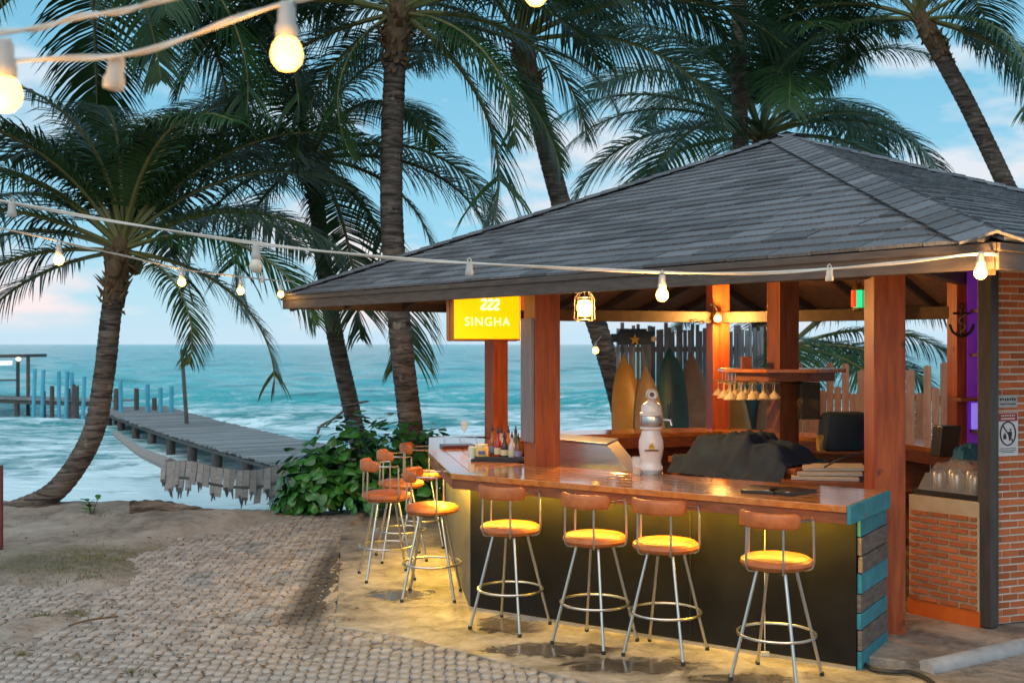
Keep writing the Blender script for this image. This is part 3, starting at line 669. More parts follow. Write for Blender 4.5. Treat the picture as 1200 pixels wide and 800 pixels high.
mb = MB(); mb.obox((SP.x, SP.y, PLZ+1.32), N*.05, U*.05, (0,0,1.32))
sp_o = one('steel_post', mb, STPOST, (SP.x, SP.y, PLZ), 'dark square steel post between the brick wall and the brick-faced box', 'post', bevel=.006)
# notices on the wall
def plate(name, cx, cy, w, h, m, lab, extra=None):
    p = px(cx, cy, Y=1); # ray meets wall plane
    d = p-Vector((0,0,CAMZ)); s = ((W0-Vector((0,0,CAMZ))).dot(wn_)+.008)/d.dot(wn_); c = Vector((0,0,CAMZ))+d*s
    root = thing(name, c-Vector((0,0,h/2)), lab, 'sign'); mb = MB(); mb.obox(c, WD*w/2, wn_*.003, (0,0,h/2)); mb.build('plate', m, root)
    return root, c
WHT = M('white notice', (.60,.60,.64), (.68,.68,.72), ns=3, rough=.4); GRYP = M('grey plate', (.36,.38,.40), (.44,.46,.48), ns=6, rough=.4)
NRED = M('dark red print', (.30,.03,.04), rough=.5); INK = M('black print', (.015,.015,.02), rough=.5); WPR = M('white print', (.75,.73,.73), rough=.5)
pr, pc = plate('wall_plate', 1180.5, 470, .170, .085, GRYP, 'small grey lettered plate on the brick wall above the white notice')
def mark(parent, c, x, z, w, h, m, off=.0045, name='print'):
    mb = MB(); mb.obox(c+WD*x+Vector((0,0,z))+wn_*off, WD*w/2, wn_*.0008, (0,0,h/2)); return mb.build(name, m, parent)
for j, (zz, hh, n_) in enumerate(((.014,.020,7),(-.018,.010,10))):
    for k in range(n_): mark(pr, pc, -.062+.124*k/(n_-1), zz+random.uniform(-.002,.002), .008 if j else .012, hh*random.uniform(.7,1.1), INK)
nr_, ncn = plate('no_litter_notice', 1180.5, 508.5, .182, .30, WHT, 'white wall notice with red header and crossed-out circle symbol')
mark(nr_, ncn, 0, .118, .166, .056, NRED, name='header')
for zz, n_ in ((.129,8),(.107,11)):
    for k in range(n_): mark(nr_, ncn, -.055+.11*k/(n_-1), zz, .007, .011, WPR, .006)
mb = MB(); mb.tube([ncn+wn_*.006+WD*(.066*math.cos(a))+Vector((0,0,.005+.080*math.sin(a))) for a in np.linspace(0, 2*math.pi, 40)[:-1]], .0045, 6, closed=True)
mb.obox(ncn+wn_*.006+Vector((0,0,.005)), WD*.046-Vector((0,0,.057)), wn_*.001, WD*.003+Vector((0,0,.003))); mb.build('prohibition_ring', INK, nr_)
mark(nr_, ncn, .024, .030, .012, .016, INK); mark(nr_, ncn, .020, .0, .030, .036, INK); mark(nr_, ncn, .016, -.03, .012, .03, INK); mark(nr_, ncn, -.026, -.018, .026, .03, INK); mark(nr_, ncn, -.026, .003, .016, .006, INK)
for zz, w in ((-.098,.14),(-.112,.15),(-.124,.11)): mark(nr_, ncn, 0, zz, w, .004, INK)

B0 = Vector((3.185,7.57,0)); BX = .535; 
bb = thing('brick_faced_box', B0+U*BX/2+N*.3, 'cream box faced with rows of small bricks over an orange base', 'box')
uo = -N                                    # front normal
ctr = B0+U*BX/2+N*.28
mb = MB(); mb.obox(ctr+Vector((0,0,.50)), U*BX/2, N*.28, (0,0,.42)); mb.build('body', CREAM, bb, bevel=.004)
mb = MB(); mb.obox(ctr+Vector((0,0,(.145+.076)/2)), U*(BX/2+.006), N*.287, (0,0,(.145-.076)/2+.03)); mb.build('base', ORANG, bb, bevel=.004)
for r in range(14):
    z = .80-r*.0465; n_ = 4; L = BX/3.55; off = 0 if r % 2 else -.5*L
    for k in range(6):
        xa, xb = max(.012, off+k*L+.06*0), min(BX-.012, off+(k+1)*L-.022)
        if xb-xa > .02: inst('brick', brm, bb, frame(B0+U*((xa+xb)/2)-N*.004+Vector((0,0,z+random.uniform(-.002,.002))), U*(xb-xa), N*.026, Vector((0,0,.026+random.uniform(-.002,.002)))))
# film-wrapped tray on the box
fr = thing('wrapped_tray', ctr+Vector((0,0,.92)), 'black tray of stock wrapped in clear crinkled film on the brick-faced box', 'tray')
mb = MB(); mb.obox(ctr+Vector((0,0,.94)), U*.25, N*.25, (0,0,.02)); mb.build('tray', BLACK, fr, bevel=.004)
mb = MB(); nn = 12; gv = []
for j in range(nn+1):
    for i in range(nn+1):
        a, c = i/nn*2-1, j/nn*2-1; e_ = max(abs(a), abs(c)); h = .20*(1-max(0, (e_-.55)/.45)**1.6)+(.02 if e_ < .95 else 0)*random.uniform(-1,1)
        gv.append(ctr+Vector((0,0,.957+max(0, h)))+U*(a*.245*(1-.12*(h/.2)))+N*(c*.245*(1-.1*(h/.2))))
mb.add(gv, [(j*(nn+1)+i, j*(nn+1)+i+1, (j+1)*(nn+1)+i+1, (j+1)*(nn+1)+i) for j in range(nn) for i in range(nn)]); mb.build('film', FILM, fr, smooth=True)
for k in range(6):
    a, c = (k % 3-1)*.14, (k//3-.5)*.2; mb = MB(); mb.lathe([(.042,0),(.045,.01),(.045,.11),(.03,.13),(.0,.13)], ctr+Vector((0,0,.96))+U*a+N*c, 12); mb.build('can', STEEL, fr, smooth=True)
# ================================================================== BEER TOWER AND COUNTER GOODS
tp = px(763, 556, z=BT)
tw = thing('beer_tap_tower', tp, 'white porcelain beer tap tower with round emblem on the bar counter', 'beer tap')
mb = MB(); mb.lathe([(r_*.86, z_) for r_, z_ in [(.098,.04),(.10,.06),(.088,.075),(.084,.10),(.098,.15),(.106,.20),(.102,.25),(.082,.30),(.076,.325),(.094,.335),(.094,.35),(.08,.352)]], tp, 32); mb.build('column', WHITEP, tw, smooth=True, angle=50)
mb = MB(); mb.lathe([(r_*.86, z_) for r_, z_ in [(.094,0),(.096,.014),(.088,.016),(.088,.022),(.096,.024),(.096,.040),(.06,.042)]], tp, 32); mb.build('base_ring', STEEL, tw, smooth=True)
mb = MB(); mb.lathe([(r_*.86, z_) for r_, z_ in [(.086,.352),(.090,.36),(.090,.425),(.086,.432),(.05,.433)]], tp, 32); mb.build('chrome_band', CHROME, tw, smooth=True)
mb = MB(); mb.lathe([(r_*.86, z_) for r_, z_ in [(.096,.432),(.098,.45),(.085,.458),(.082,.50),(.074,.512),(.06,.52),(.035,.535),(.022,.55),(.0,.552)]], tp, 32); mb.build('cap', WHITEP, tw, smooth=True)
md = tp+Vector((0,-.03,.585)); mb = MB(); mb.tube([md, md+Vector((.0,-.018,0))], .042, 24); mo = mb.build('medallion', WHITEP, tw, smooth=True)
GOLD = M('gold print', (.62,.36,.04), rough=.4); DBR = M('brown print', (.12,.05,.03), rough=.5)
mb = MB(); mb.tube([md+Vector((.036*math.cos(a), -.019, .036*math.sin(a))) for a in np.linspace(0, 2*math.pi, 28)[:-1]], .003, 5, closed=True); mb.build('medallion_ring', STEEL, mo, smooth=True)
mb = MB(); mb.tube([md+Vector((0,-.016,0)), md+Vector((0,-.021,0))], .017, 16); mb.build('emblem', DBR, mo)
for k, (dx, dz, w, h, m_) in enumerate(((0,.0,.020,.013,GOLD),(0,.018,.012,.010,GOLD),(0,-.020,.05,.005,DBR))):
    mb = MB(); mb.obox(tp+Vector((dx-.008, -.091, .205+dz)), (w,0,0), (0,.004,0), (0,0,h)); mb.build('badge', m_, tw)
mb = MB(); mb.tube([tp+Vector((.085,-.02,.40)), tp+Vector((.135,-.05,.40)), tp+Vector((.14,-.055,.36))], .012, 10); fa = mb.build('faucet', CHROME, tw, smooth=True)
mb = MB(); mb.lathe([(.010,.0),(.013,.03),(.016,.09),(.012,.11),(0,.112)], tp+Vector((.125,-.045,.41)), 12); mb.build('tap_handle', BLACK, fa, smooth=True)
def lathe_thing(name, prof, base, m, lab, cat, group=None, n=16): 
    mb = MB(); mb.lathe(prof, base, n); return one(name, mb, m, base, lab, cat, group, smooth=True)
cd = px(747, 556, z=BT)
AMB = M('amber drink', (.75,.30,.02), rough=.2)
gl = thing('beer_glass', cd, 'small glass with a little amber drink beside the beer tower', 'glass'); mb = MB(); mb.lathe([(.034,0),(.036,.01),(.042,.13),(.039,.13),(.033,.012),(0,.012)], cd, 20); mb.build('glass_wall', GLASS, gl, smooth=True)
mb = MB(); mb.lathe([(.031,.013),(.034,.055),(0,.055)], cd, 20); mb.build('drink', AMB, gl, smooth=True)
WINEP = [(.034,0),(.034,.003),(.006,.008),(.004,.02),(.004,.09),(.012,.10),(.033,.125),(.038,.15),(.036,.18),(.030,.205),(.028,.205),(.033,.18),(.035,.15),(.030,.127),(.008,.104),(0,.102)]
wg = px(544, 518, z=BT); lathe_thing('wine_glass', WINEP, wg, GLASS, 'empty stemmed wine glass standing on the far end of the bar counter', 'wine glass')
mt_ = px(536, 524, z=BT); mb = MB(); mb.obox(mt_+Vector((0,0,.014)), (.15,.03,0), (-.02,.10,0), (0,0,.013)); one('serving_tray', mb, M('dark red tray',(.05,.014,.012),(.08,.02,.016),ns=5,rough=.3), mt_, 'flat dark red tray lying by the wine glass on the counter', 'tray', bevel=.004)
# condiment tray and what stands on it
ct = px(592, 541, z=BT)+Vector((0,.12,0)); mb = MB(); mb.obox(ct+Vector((-.05,0,.01)), (.20,-.04,0), (.03,.13,0), (0,0,.01)); mb.obox(ct+Vector((-.045,-.135,.028)), (.20,-.04,0), (.001,.006,0), (0,0,.014)); one('condiment_tray', mb, BLACK, ct, 'black tray of bottles and tins on the counter beside the tall red post', 'tray', bevel=.003)
TIN = M('yellow tin', (.62,.40,.08), (.70,.50,.14), ns=8, rough=.35)
tin = thing('yellow_tin', ct+Vector((-.19,-.02,.02)), 'squat yellow tin with a pale lid on the condiment tray', 'tin'); tc_ = ct+Vector((-.19,-.02,.02))
mb = MB(); mb.lathe([(.050,0),(.052,.005),(.052,.085),(.045,.095),(0,.095)], tc_, 20); mb.build('can', TIN, tin, smooth=True)
mb = MB(); mb.lathe([(.046,.094),(.046,.112),(.02,.118),(0,.118)], tc_, 20); mb.build('lid', M('pale lid',(.66,.58,.40),rough=.4), tin, smooth=True)
mb = MB(); mb.obox(tc_+Vector((0,-.052,.05)), (.028,0,0), (0,.003,0), (0,0,.014)); mb.build('print', M('blue print',(.10,.12,.30),rough=.5), tin)
pj = ct+Vector((-.27,.04,.02)); lathe_thing('white_jar', [(.035,0),(.036,.08),(.030,.09),(0,.09)], pj, M('green white jar',(.45,.50,.36),(.6,.6,.5),ns=9,rough=.4), 'pale green jar behind the yellow tin on the condiment tray', 'jar')
BOT = [(.030,0),(.031,.005),(.031,.11),(.026,.135),(.012,.165),(.011,.205),(.0,.206)]; CAPP = [(.012,.205),(.012,.222),(.006,.235),(.004,.262),(0,.263)]
bcols = [('amber sauce',(.30,.09,.015)),('red sauce',(.34,.03,.02)),('clear syrup',(.50,.45,.38)),('dark sauce',(.05,.02,.015)),('orange sauce',(.50,.16,.03)),('white label',(.55,.50,.46)),('green glass',(.05,.12,.05)),('brown syrup',(.16,.06,.02))]
names = ['amber sauce bottle with black pourer', 'red sauce bottle with black pourer', 'clear syrup bottle with black pourer', 'dark sauce bottle with black pourer', 'orange sauce bottle with black pourer', 'white labelled bottle with black pourer', 'green glass bottle with black pourer', 'brown syrup bottle with black pourer']
for k, (dx, dy) in enumerate(((-.10,.07),(-.055,-.03),(-.03,.06),(.0,-.06),(.03,.03),(.06,-.06),(.09,.02),(.11,-.09))):
    p = ct+Vector((dx-.005, dy-.02-.2*dx, .02)); bt_ = thing('pourer_bottle', p, names[k]+' on the condiment tray', 'bottle', 'bottles on the condiment tray'); s = random.uniform(.8,1.05)
    mb = MB(); mb.lathe([(r, z*s) for r, z in BOT], p, 14); mb.build('bottle_body', M(bcols[k][0], bcols[k][1], rough=.15), bt_, smooth=True)
    mb = MB(); mb.lathe([(r, z*s) for r, z in CAPP], p, 10); mb.build('pourer', BLACK, bt_, smooth=True)
    mb = MB(); mb.lathe([(.0316,.035*s),(.0318,.038*s),(.0318,.085*s),(.0316,.088*s)], p, 14); mb.build('paper_label', M('label paper %d' % k, random.choice([(.60,.56,.50),(.55,.30,.10),(.20,.22,.40),(.60,.52,.30)]), rough=.6), bt_, smooth=True)
for k, (x, y, a, lab) in enumerate(((893,575,.15,'black menu book on the counter, the one beside the beer tower'),(926,577,-.25,'black menu book on the counter, the one beside the teal plank end'))):
    c = px(x, y, z=BT); mb = MB(); d1 = (bd+bi*a).normalized()*.105; d2 = Vector((-d1.y, d1.x, 0))*1.35
    mb.obox(c+Vector((0,0,.010)), d1, d2, (0,0,.009)); o = one('menu_book', mb, BLACK, c, lab, 'menu', 'menu books on the counter', bevel=.003)
    mb = MB(); mb.obox(c+d1*.55-d2*.8+Vector((0,0,.0205)), d1*.12, d2*.05, (0,0,.0006)); q_ = mb.build('sticker', WPR, o)
# ice bin behind the counter
ib = thing('ice_bin', (.72,9.25,0), 'brushed steel ice bin with sloping side behind the bar counter', 'ice bin')
i0 = px(655,513,Y=9.3); i1 = px(714,519,Y=9.0)
poly = [Vector((i0.x-.1,9.45,0)), Vector((i1.x+.2,9.2,0)), Vector((i1.x+.2,8.98,0)), Vector((i0.x-.1,9.05,0))]
fr_ = [(-.02,0),(1.0,0)]
a, b_ = Vector((i0.x-.12, 9.12, 0)), Vector((i1.x+.17, 8.92, 0)); dv_ = b_-a; nv = Vector((-dv_.y, dv_.x, 0)).normalized()
mb = MB(); sect = [(0,.55),(0,1.215),(.72,1.185),(1.0,.95),(1.0,.55)]
mb.add([a+dv_*s+Vector((0,0,z)) for s, z in sect]+[a+dv_*s+nv*.45+Vector((0,0,z)) for s, z in sect], [(0,1,2,3,4),(9,8,7,6,5)]+[(i,(i+1)%5,5+(i+1)%5,5+i) for i in range(5)]); mb.build('bin_body', STEEL, ib, bevel=.006)
mb = MB(); mb.obox(a+dv_*.36+nv*.225+Vector((0,0,1.207)), dv_*.37+Vector((0,0,-.015)), nv*.24, (0,0,.008)); mb.build('lid', STEEL, ib, bevel=.004)
mb = MB(); mb.obox(a+dv_*.5+nv*.22+Vector((0,0,.275)), dv_*.42, nv*.18, (0,0,.275)); mb.build('stand', CABW, ib)
# ================================================================== INSIDE THE BAR
ic = thing('work_counter', (2.05,9.0,0), 'timber work cabinet inside the bar under the dark blue cloth', 'cabinet')
A_ = px(805,552,Y=9.2); c0 = px(785,535,z=1.0); c1 = px(932,550,z=1.0); c0.z = c1.z = 0; dd_ = (c1-c0); nn_ = Vector((-dd_.y, dd_.x, 0)).normalized()
mb = MB(); mb.obox((c0+c1)/2+nn_*.3+Vector((0,0,.485)), dd_/2, nn_*.28, (0,0,.485)); mb.build('carcass', CABW, ic, bevel=.005)
mb = MB(); mb.obox((c0+c1)/2+nn_*.3+Vector((0,0,.98)), dd_*.51, nn_*.31, (0,0,.025)); mb.build('top', CABW, ic, bevel=.004)
for k in range(2):
    mb = MB(); mb.obox(c0.lerp(c1, .27+.46*k)+nn_*.012+Vector((0,0,.80)), dd_*.20, nn_*.014, (0,0,.11)); dr = mb.build('drawer', POSTD, ic, bevel=.004)
    mb = MB(); mb.tube([c0.lerp(c1, .22+.46*k)-nn_*.012+Vector((0,0,.80)), c0.lerp(c1, .32+.46*k)-nn_*.012+Vector((0,0,.80))], .008, 8); mb.build('handle', STEEL, dr)
def drape(cx, cy, z0, rx, ry, h, name, m, lab, cat, seed=0, rot=0, hang=0):
    mb = MB(); n_ = 64; gv = []; cr_, sr_ = math.cos(rot), math.sin(rot)
    for j in range(n_+1):
        for i in range(n_+1):
            a, c = i/n_*2-1, j/n_*2-1
            bxs = lambda a0, wa, h0: h0*sstep(wa+.20, wa-.04, abs(a-a0+.1*c))*sstep(.92, .55, abs(c))
            hh = h*max(bxs(-.50,.20,.82), bxs(.02,.22,1.0), bxs(.52,.22,.66))*(1+.10*mnoise.noise(Vector((a*3+seed,c*3,seed))))
            w_ = .03*math.sin(9*math.atan2(c,a)+seed)*max(0, max(abs(a),abs(c))-.6)
            x, y = a*rx*(1+w_), c*ry*(1+w_); gv.append((cx+x*cr_-y*sr_, cy+x*sr_+y*cr_, z0+hh+.045*sstep(1.1,.4,max(abs(a),abs(c)))*(1-abs(mnoise.noise(Vector((a*2.6+c*1.7,c*2.2-a*.8,seed)))))**5+.020*(1-abs(mnoise.noise(Vector((a*6-c*4,c*5,seed+3)))))**6-hang*max(0, -c-.80)*ry+.006))
    mb.add(gv, [(j*(n_+1)+i, j*(n_+1)+i+1, (j+1)*(n_+1)+i+1, (j+1)*(n_+1)+i) for j in range(n_) for i in range(n_)])
    return one(name, mb, m, (cx, cy, z0), lab, cat, smooth=True, angle=0)
mid = (c0+c1)/2+nn_*.3
drape(mid.x-.02, mid.y, 1.005, .60, .38, .19, 'covering_cloth', NAVY, 'dark blue cloth draped over equipment on the inner work cabinet', 'cloth', 2, math.atan2(dd_.y, dd_.x), 1.9)
# second work table with white trays and papers
c2_ = Vector((2.6,8.9,0)); tb = thing('prep_table', (c2_.x, c2_.y, 0), 'low timber prep table inside the bar beside the front corner post', 'table')
mb = MB(); mb.obox(c2_+Vector((0,0,.90)), (.42,-.1,0), (.06,.30,0), (0,0,.025)); mb.build('top', CABW, tb, bevel=.004)
for sx_ in (-1,1):
    for sy_ in (-1,1): mb = MB(); mb.obox(c2_+Vector((sx_*.38,sy_*.24-sx_*.09,.44)), (.025,0,0), (0,.025,0), (0,0,.44)); mb.build('leg', CABW, tb)
for k in range(3):
    mb = MB(); cc = c2_+Vector((-.10+.05*k,-.02+.05*k,.926+.032*k)); mb.obox(cc+Vector((0,0,.015)), (.25,-.06+.03*k,0), (.04,.17,0), (0,0,.014)); one('food_tray', mb, PAPER, cc, ['white tray at the bottom of a stack on the prep table', 'white tray in the middle of a stack on the prep table', 'white tray on top of a stack on the prep table'][k], 'tray', 'white trays on the prep table', bevel=.005)
hb = c2_+Vector((.12,-.12,1.035)); mb = MB(); mb.tube(smooth_path([hb+Vector((-.25,.0,-.01)), hb+Vector((-.12,-.05,.07)), hb+Vector((.02,-.06,.10)), hb+Vector((.2,-.05,.06)), hb+Vector((.26,-.05,-.02))], 24), .008, 8); one('loose_hose', mb, BLKCAB, hb, 'black hose arching over the white trays inside the bar', 'hose', smooth=True)
# dark upholstered chair back and bag on the far counter
nc = px(988,528,z=BT)
mb = MB(); mb.obox(nc+Vector((.02,.06,.17)), (.20,0,0), (0,.16,0), (.03,.02,.17)); one('covered_appliance', mb, NAVY, nc, 'appliance under a dark navy cover on the back counter', 'appliance', bevel=.06, smooth=True)
mb = MB(); c = px(966,528,z=BT); mb.obox(c+Vector((0,0,.07)), (.06,0,0), (0,.05,0), (0,0,.07)); one('snack_box', mb, M('yellow print box',(.45,.30,.06),(.10,.05,.04),ns=12,rough=.5), c, 'small yellow printed carton beside the navy covered appliance', 'carton', bevel=.003)
c = px(1108,540,Y=9.4); c.z = BT; mb = MB(); mb.obox(c+Vector((0,0,.13)), (.085,.01,0), (-.01,.08,.0), (.015,0,.13)); 
sbx = one('till_screen', mb, BLACK, c, 'black till screen box on the back counter by the anchor ornament', 'till', bevel=.008)
mb = MB(); mb.obox(c+Vector((0,-.082,.14)), (.07,.008,0), (0,.002,0), (.010,0,.10)); mb.build('screen', M('dark glass screen',(.02,.022,.025),rough=.1), sbx)
c = px(1137,542,Y=8.8); mb = MB(); c.z = BT; drape(c.x, c.y, BT, .13, .12, .11, 'folded_towel', M('blue towel',(.02,.12,.24),(.03,.18,.32),ns=9,rough=.9), 'folded blue towel beside the purple lit shelves', 'towel', 9)
# shelf on the centre post with hanging glasses
SZ_ = CAMZ-30*10.24/FPX
sh = thing('glass_shelf', (PD.x, PD.y, SZ_), 'timber overhead shelf round the centre post with wine glasses hung below', 'shelf')
oct_ = [(PD.x-.02+.60*math.cos(a), PD.y+.45*math.sin(a)) for a in np.linspace(R_(22.5), R_(382.5), 9)[:-1]]
mb = MB(); mb.prism(oct_, SZ_-.02, SZ_+.012); mb.build('shelf_board', TOPW, sh, bevel=.004)
oct2 = [(PD.x-.02+.50*math.cos(a), PD.y+.36*math.sin(a)) for a in np.linspace(R_(22.5), R_(382.5), 9)[:-1]]
mb = MB(); mb.prism(oct2, SZ_-.10, SZ_-.02); mb.build('shelf_box', CABW, sh, bevel=.004)
for k in range(5):
    y = PD.y-.30+.15*k; mb = MB(); mb.tube([(PD.x-.58, y, SZ_-.112), (PD.x-.10, y, SZ_-.112)], .004, 6); rk = mb.build('glass_rail', CHROME, sh)
    for x in (-.5,-.2): mb = MB(); mb.tube([(PD.x+x, y, SZ_-.112), (PD.x+x, y, SZ_-.02)], .003, 6); mb.build('rail_hanger', CHROME, rk)
HANG = [(r, -z) for r, z in [(.034,0),(.034,.003),(.006,.008),(.004,.02),(.004,.075),(.012,.082),(.050,.125),(.060,.142),(.058,.142),(.047,.124),(.008,.085),(0,.084)]]; hm = MB(); hm.lathe(HANG, (0,0,0), 16)
HG = GL('hanging glass', (1.0,.93,.78), .05, .42); hme = hm.mesh('hanging_wine_glass', HG, smooth=True)
k = 0
for j in range(5):
    for i in range(5):
        if j > 2 and i > 3: continue
        o = bpy.data.objects.new('hanging_wine_glass', hme); COL.objects.link(o)
        o.location = (PD.x-.54+.098*i+.02*(j%2), PD.y-.30+.15*j, SZ_-.106-.02*(j%2)); tag(o, 'upturned wine glass hanging by its foot under the overhead shelf', 'wine glass', 'wine glasses hanging under the shelf'); k += 1
mb = MB(); c = Vector((PD.x-.36, PD.y-.1, SZ_+.012)); mb.obox(c+Vector((0,0,.055)), (.045,0,0), (0,.045,0), (0,0,.055)); one('wooden_box', mb, CABW, c, 'small brown box standing on the overhead glass shelf', 'box', bevel=.004)
spk = thing('hanging_speaker', (PD.x+.20, PD.y-.12, SZ_-.45), 'grey brown loudspeaker hung on the centre post under the shelf', 'speaker')
mb = MB(); mb.obox((PD.x+.20, PD.y-.12, SZ_-.28), (.09,0,0), (0,.09,0), (0,0,.165)); mb.build('cabinet', M('grey brown speaker',(.07,.058,.045),(.10,.085,.065),ns=30,rough=.7), spk, bevel=.008)
mb = MB(); mb.obox((PD.x+.20, PD.y-.212, SZ_-.28), (.075,0,0), (0,.003,0), (0,0,.15)); mb.build('grille', M('speaker cloth',(.05,.045,.035),(.085,.07,.055),ns=120,rough=.95), spk)
mb = MB(); mb.obox((PD.x+.14, PD.y-.08, SZ_-.11), (.02,0,0), (0,.02,0), (0,0,.02)); mb.build('bracket', DARKM, spk)
# purple lit shelves
cab = thing('bottle_cabinet', (4.45,10.1,BT), 'tall bottle cabinet glowing purple beside the dark steel post', 'cabinet')
PURP = EM('purple backlight', (.20,.03,.55), .16); BLUL = EM('blue white shelf light', (.35,.25,1.0), .5); DKW = M('dark violet wood',(.05,.02,.05),(.08,.03,.07),ns=5,rough=.5)
cx0, cx1, cyy = 4.19, 4.82, 10.0
mb = MB(); mb.box((cx0,cyy+.20,BT),(cx1,cyy+.22,2.7)); mb.build('back_board', PURP, cab)
for x in (cx1,): mb = MB(); mb.box((x-.015,cyy,BT),(x+.015,cyy+.22,2.7)); mb.build('side_board', DKW, cab)
for z in (1.07,1.20,1.50,1.9,2.3): mb = MB(); mb.box((cx0-(.16 if z == 1.5 else -.02),cyy-(.04 if z == 1.5 else 0),z-.015),(cx1-.02,cyy+.20,z+.015)); mb.build('shelf', CABW if z == 1.5 else DKW, cab)
mb = MB(); mb.box((cx0+.03,cyy+.175,1.22),(cx1-.03,cyy+.195,1.46)); mb.build('light_panel', BLUL, cab)
for k, (x, z, col) in enumerate(((3.80,1.215,(.25,.05,.3)),(3.92,1.215,(.1,.08,.4)),(4.04,1.215,(.3,.25,.4)),(3.80,1.515,(.05,.03,.06)),(3.93,1.515,(.12,.04,.2)),(4.06,1.515,(.2,.12,.3)),(3.82,1.915,(.2,.1,.3)),(3.95,1.915,(.1,.05,.2)))):
    bp = Vector((x+.47, cyy+.09, z)); lathe_thing('shelf_bottle', BOT, bp, M('shelf bottle %d' % k, col, rough=.12), 'bottle standing on a shelf of the purple lit cabinet', 'bottle', 'bottles in the purple cabinet', 12)
# ================================================================== SIGN BOX
sg0 = Vector((-.470,9.00,0)); sdir = Vector((.92,.40,0)).normalized(); sl = .575; snm = Vector((sdir.y, -sdir.x, 0))
sgn = thing('light_box_sign', sg0+sdir*sl/2+Vector((0,0,2.03)), 'glowing yellow light box sign with white lettering under the eave', 'sign')
SIGNY = EM('yellow light box face', (1.0,.50,.0), 1.05); SGF = M('orange brown sign frame', (.42,.13,.02), (.52,.18,.03), ns=5, rough=.4); LETW = EM('white sign lettering', (1.0,.88,.62), 1.15)
zc = 2.265; hh_ = .222; cs = sg0+sdir*sl/2+Vector((0,0,zc))
for k, (off, gr_) in enumerate(((.055,.012),(.10,.0),(.145,.012))):
    mb = MB(); mb.obox(cs-snm*off, sdir*(sl/2+.02-gr_), snm*.021, (0,0,hh_+.02-gr_)); mb.build('frame', SGF, sgn, bevel=.005)
mb = MB(); mb.obox(cs-snm*.016, sdir*(sl/2+.014), snm*.017, (0,0,hh_+.016)); mb.build('bezel', SGF, sgn, bevel=.005)
mb = MB(); mb.obox(cs+snm*.004, sdir*sl/2, snm*.006, (0,0,hh_)); mb.build('face', SIGNY, sgn)
fc = bpy.data.curves.new('lettering', 'FONT'); fc.body = 'SINGHA'; fc.size = .100; fc.align_x = 'CENTER'; fc.align_y = 'CENTER'; fc.extrude = .001; fc.space_character = 1.16; fc.offset = -.001
tmp = bpy.data.objects.new('tmp', fc); COL.objects.link(tmp); lme_ = bpy.data.meshes.new_from_object(tmp.evaluated_get(bpy.context.evaluated_depsgraph_get())); bpy.data.objects.remove(tmp)
lme_.materials.clear(); lme_.materials.append(LETW); inst('lettering', lme_, sgn, frame(cs+snm*.012+Vector((0,0,-.085)), sdir, Vector((0,0,1)), snm))
for k in range(3):                                     # the lower edge of the emblem: three curled feet
    c = cs+snm*.012+sdir*(-.035+.058*k)+Vector((0,0,.035)); mb = MB()
    mb.tube(smooth_path([c+sdir*(-.018)+Vector((0,0,.055)), c+sdir*.012+Vector((0,0,.065)), c+sdir*.02+Vector((0,0,.035)), c+sdir*(-.008)+Vector((0,0,.008)), c+sdir*(-.018)+Vector((0,0,-.012)), c+sdir*.022+Vector((0,0,-.012))], 22), .0085, 6); mb.build('emblem', LETW, sgn)
mb = MB(); mb.obox(sg0+sdir*(sl+.09)-snm*.06+Vector((0,0,2.36)), sdir*.10, snm*.03, (0,0,.08)); mb.build('bracket', SGF, sgn, bevel=.005)
# ================================================================== LAMPS
def plight(parent, loc, watts, col=(1,.50,.13), r=.03):
    ld = bpy.data.lights.new('lamp_light', 'POINT'); ld.energy = watts; ld.color = col; ld.shadow_soft_size = r
    o = bpy.data.objects.new('lamp_light', ld); COL.objects.link(o); o.parent = parent; o.location = Vector(loc)-BASE.get(parent.name, Vector((0,0,0))); return o
# caged lantern under the roof
lp = px(685,361,Y=9.6)
ln = thing('cage_lantern', lp, 'glowing wire cage lantern hanging under the roof by the tall red post', 'lantern')
mb = MB(); mb.lathe([(0,-.075),(.05,-.07),(.066,-.02),(.066,.03),(.045,.07),(0,.075)], lp, 16); mb.build('glass_bulb', EM('lantern bulb',(1,.55,.10),7), ln, smooth=True)
for k in range(8):
    a = k*math.pi/4; c_, s_ = math.cos(a), math.sin(a); mb = MB(); mb.tube([lp+Vector((.05*c_,.05*s_,.13)), lp+Vector((.085*c_,.085*s_,.09)), lp+Vector((.088*c_,.088*s_,-.10)), lp+Vector((.05*c_,.05*s_,-.115))], .004, 5); mb.build('cage_bar', DARKM, ln)
for z in (.09,-.03,-.10): mb = MB(); mb.tube([lp+Vector((.088*math.cos(a), .088*math.sin(a), z)) for a in np.linspace(0, 2*math.pi, 25)[:-1]], .004, 5, closed=True); mb.build('cage_ring', DARKM, ln)
mb = MB(); mb.tube([lp+Vector((0,0,.07)), lp+Vector((0,0,.62))], .006, 6); mb.build('hanger', DARKM, ln)
plight(ln, lp+Vector((0,-.12,-.02)), 150)
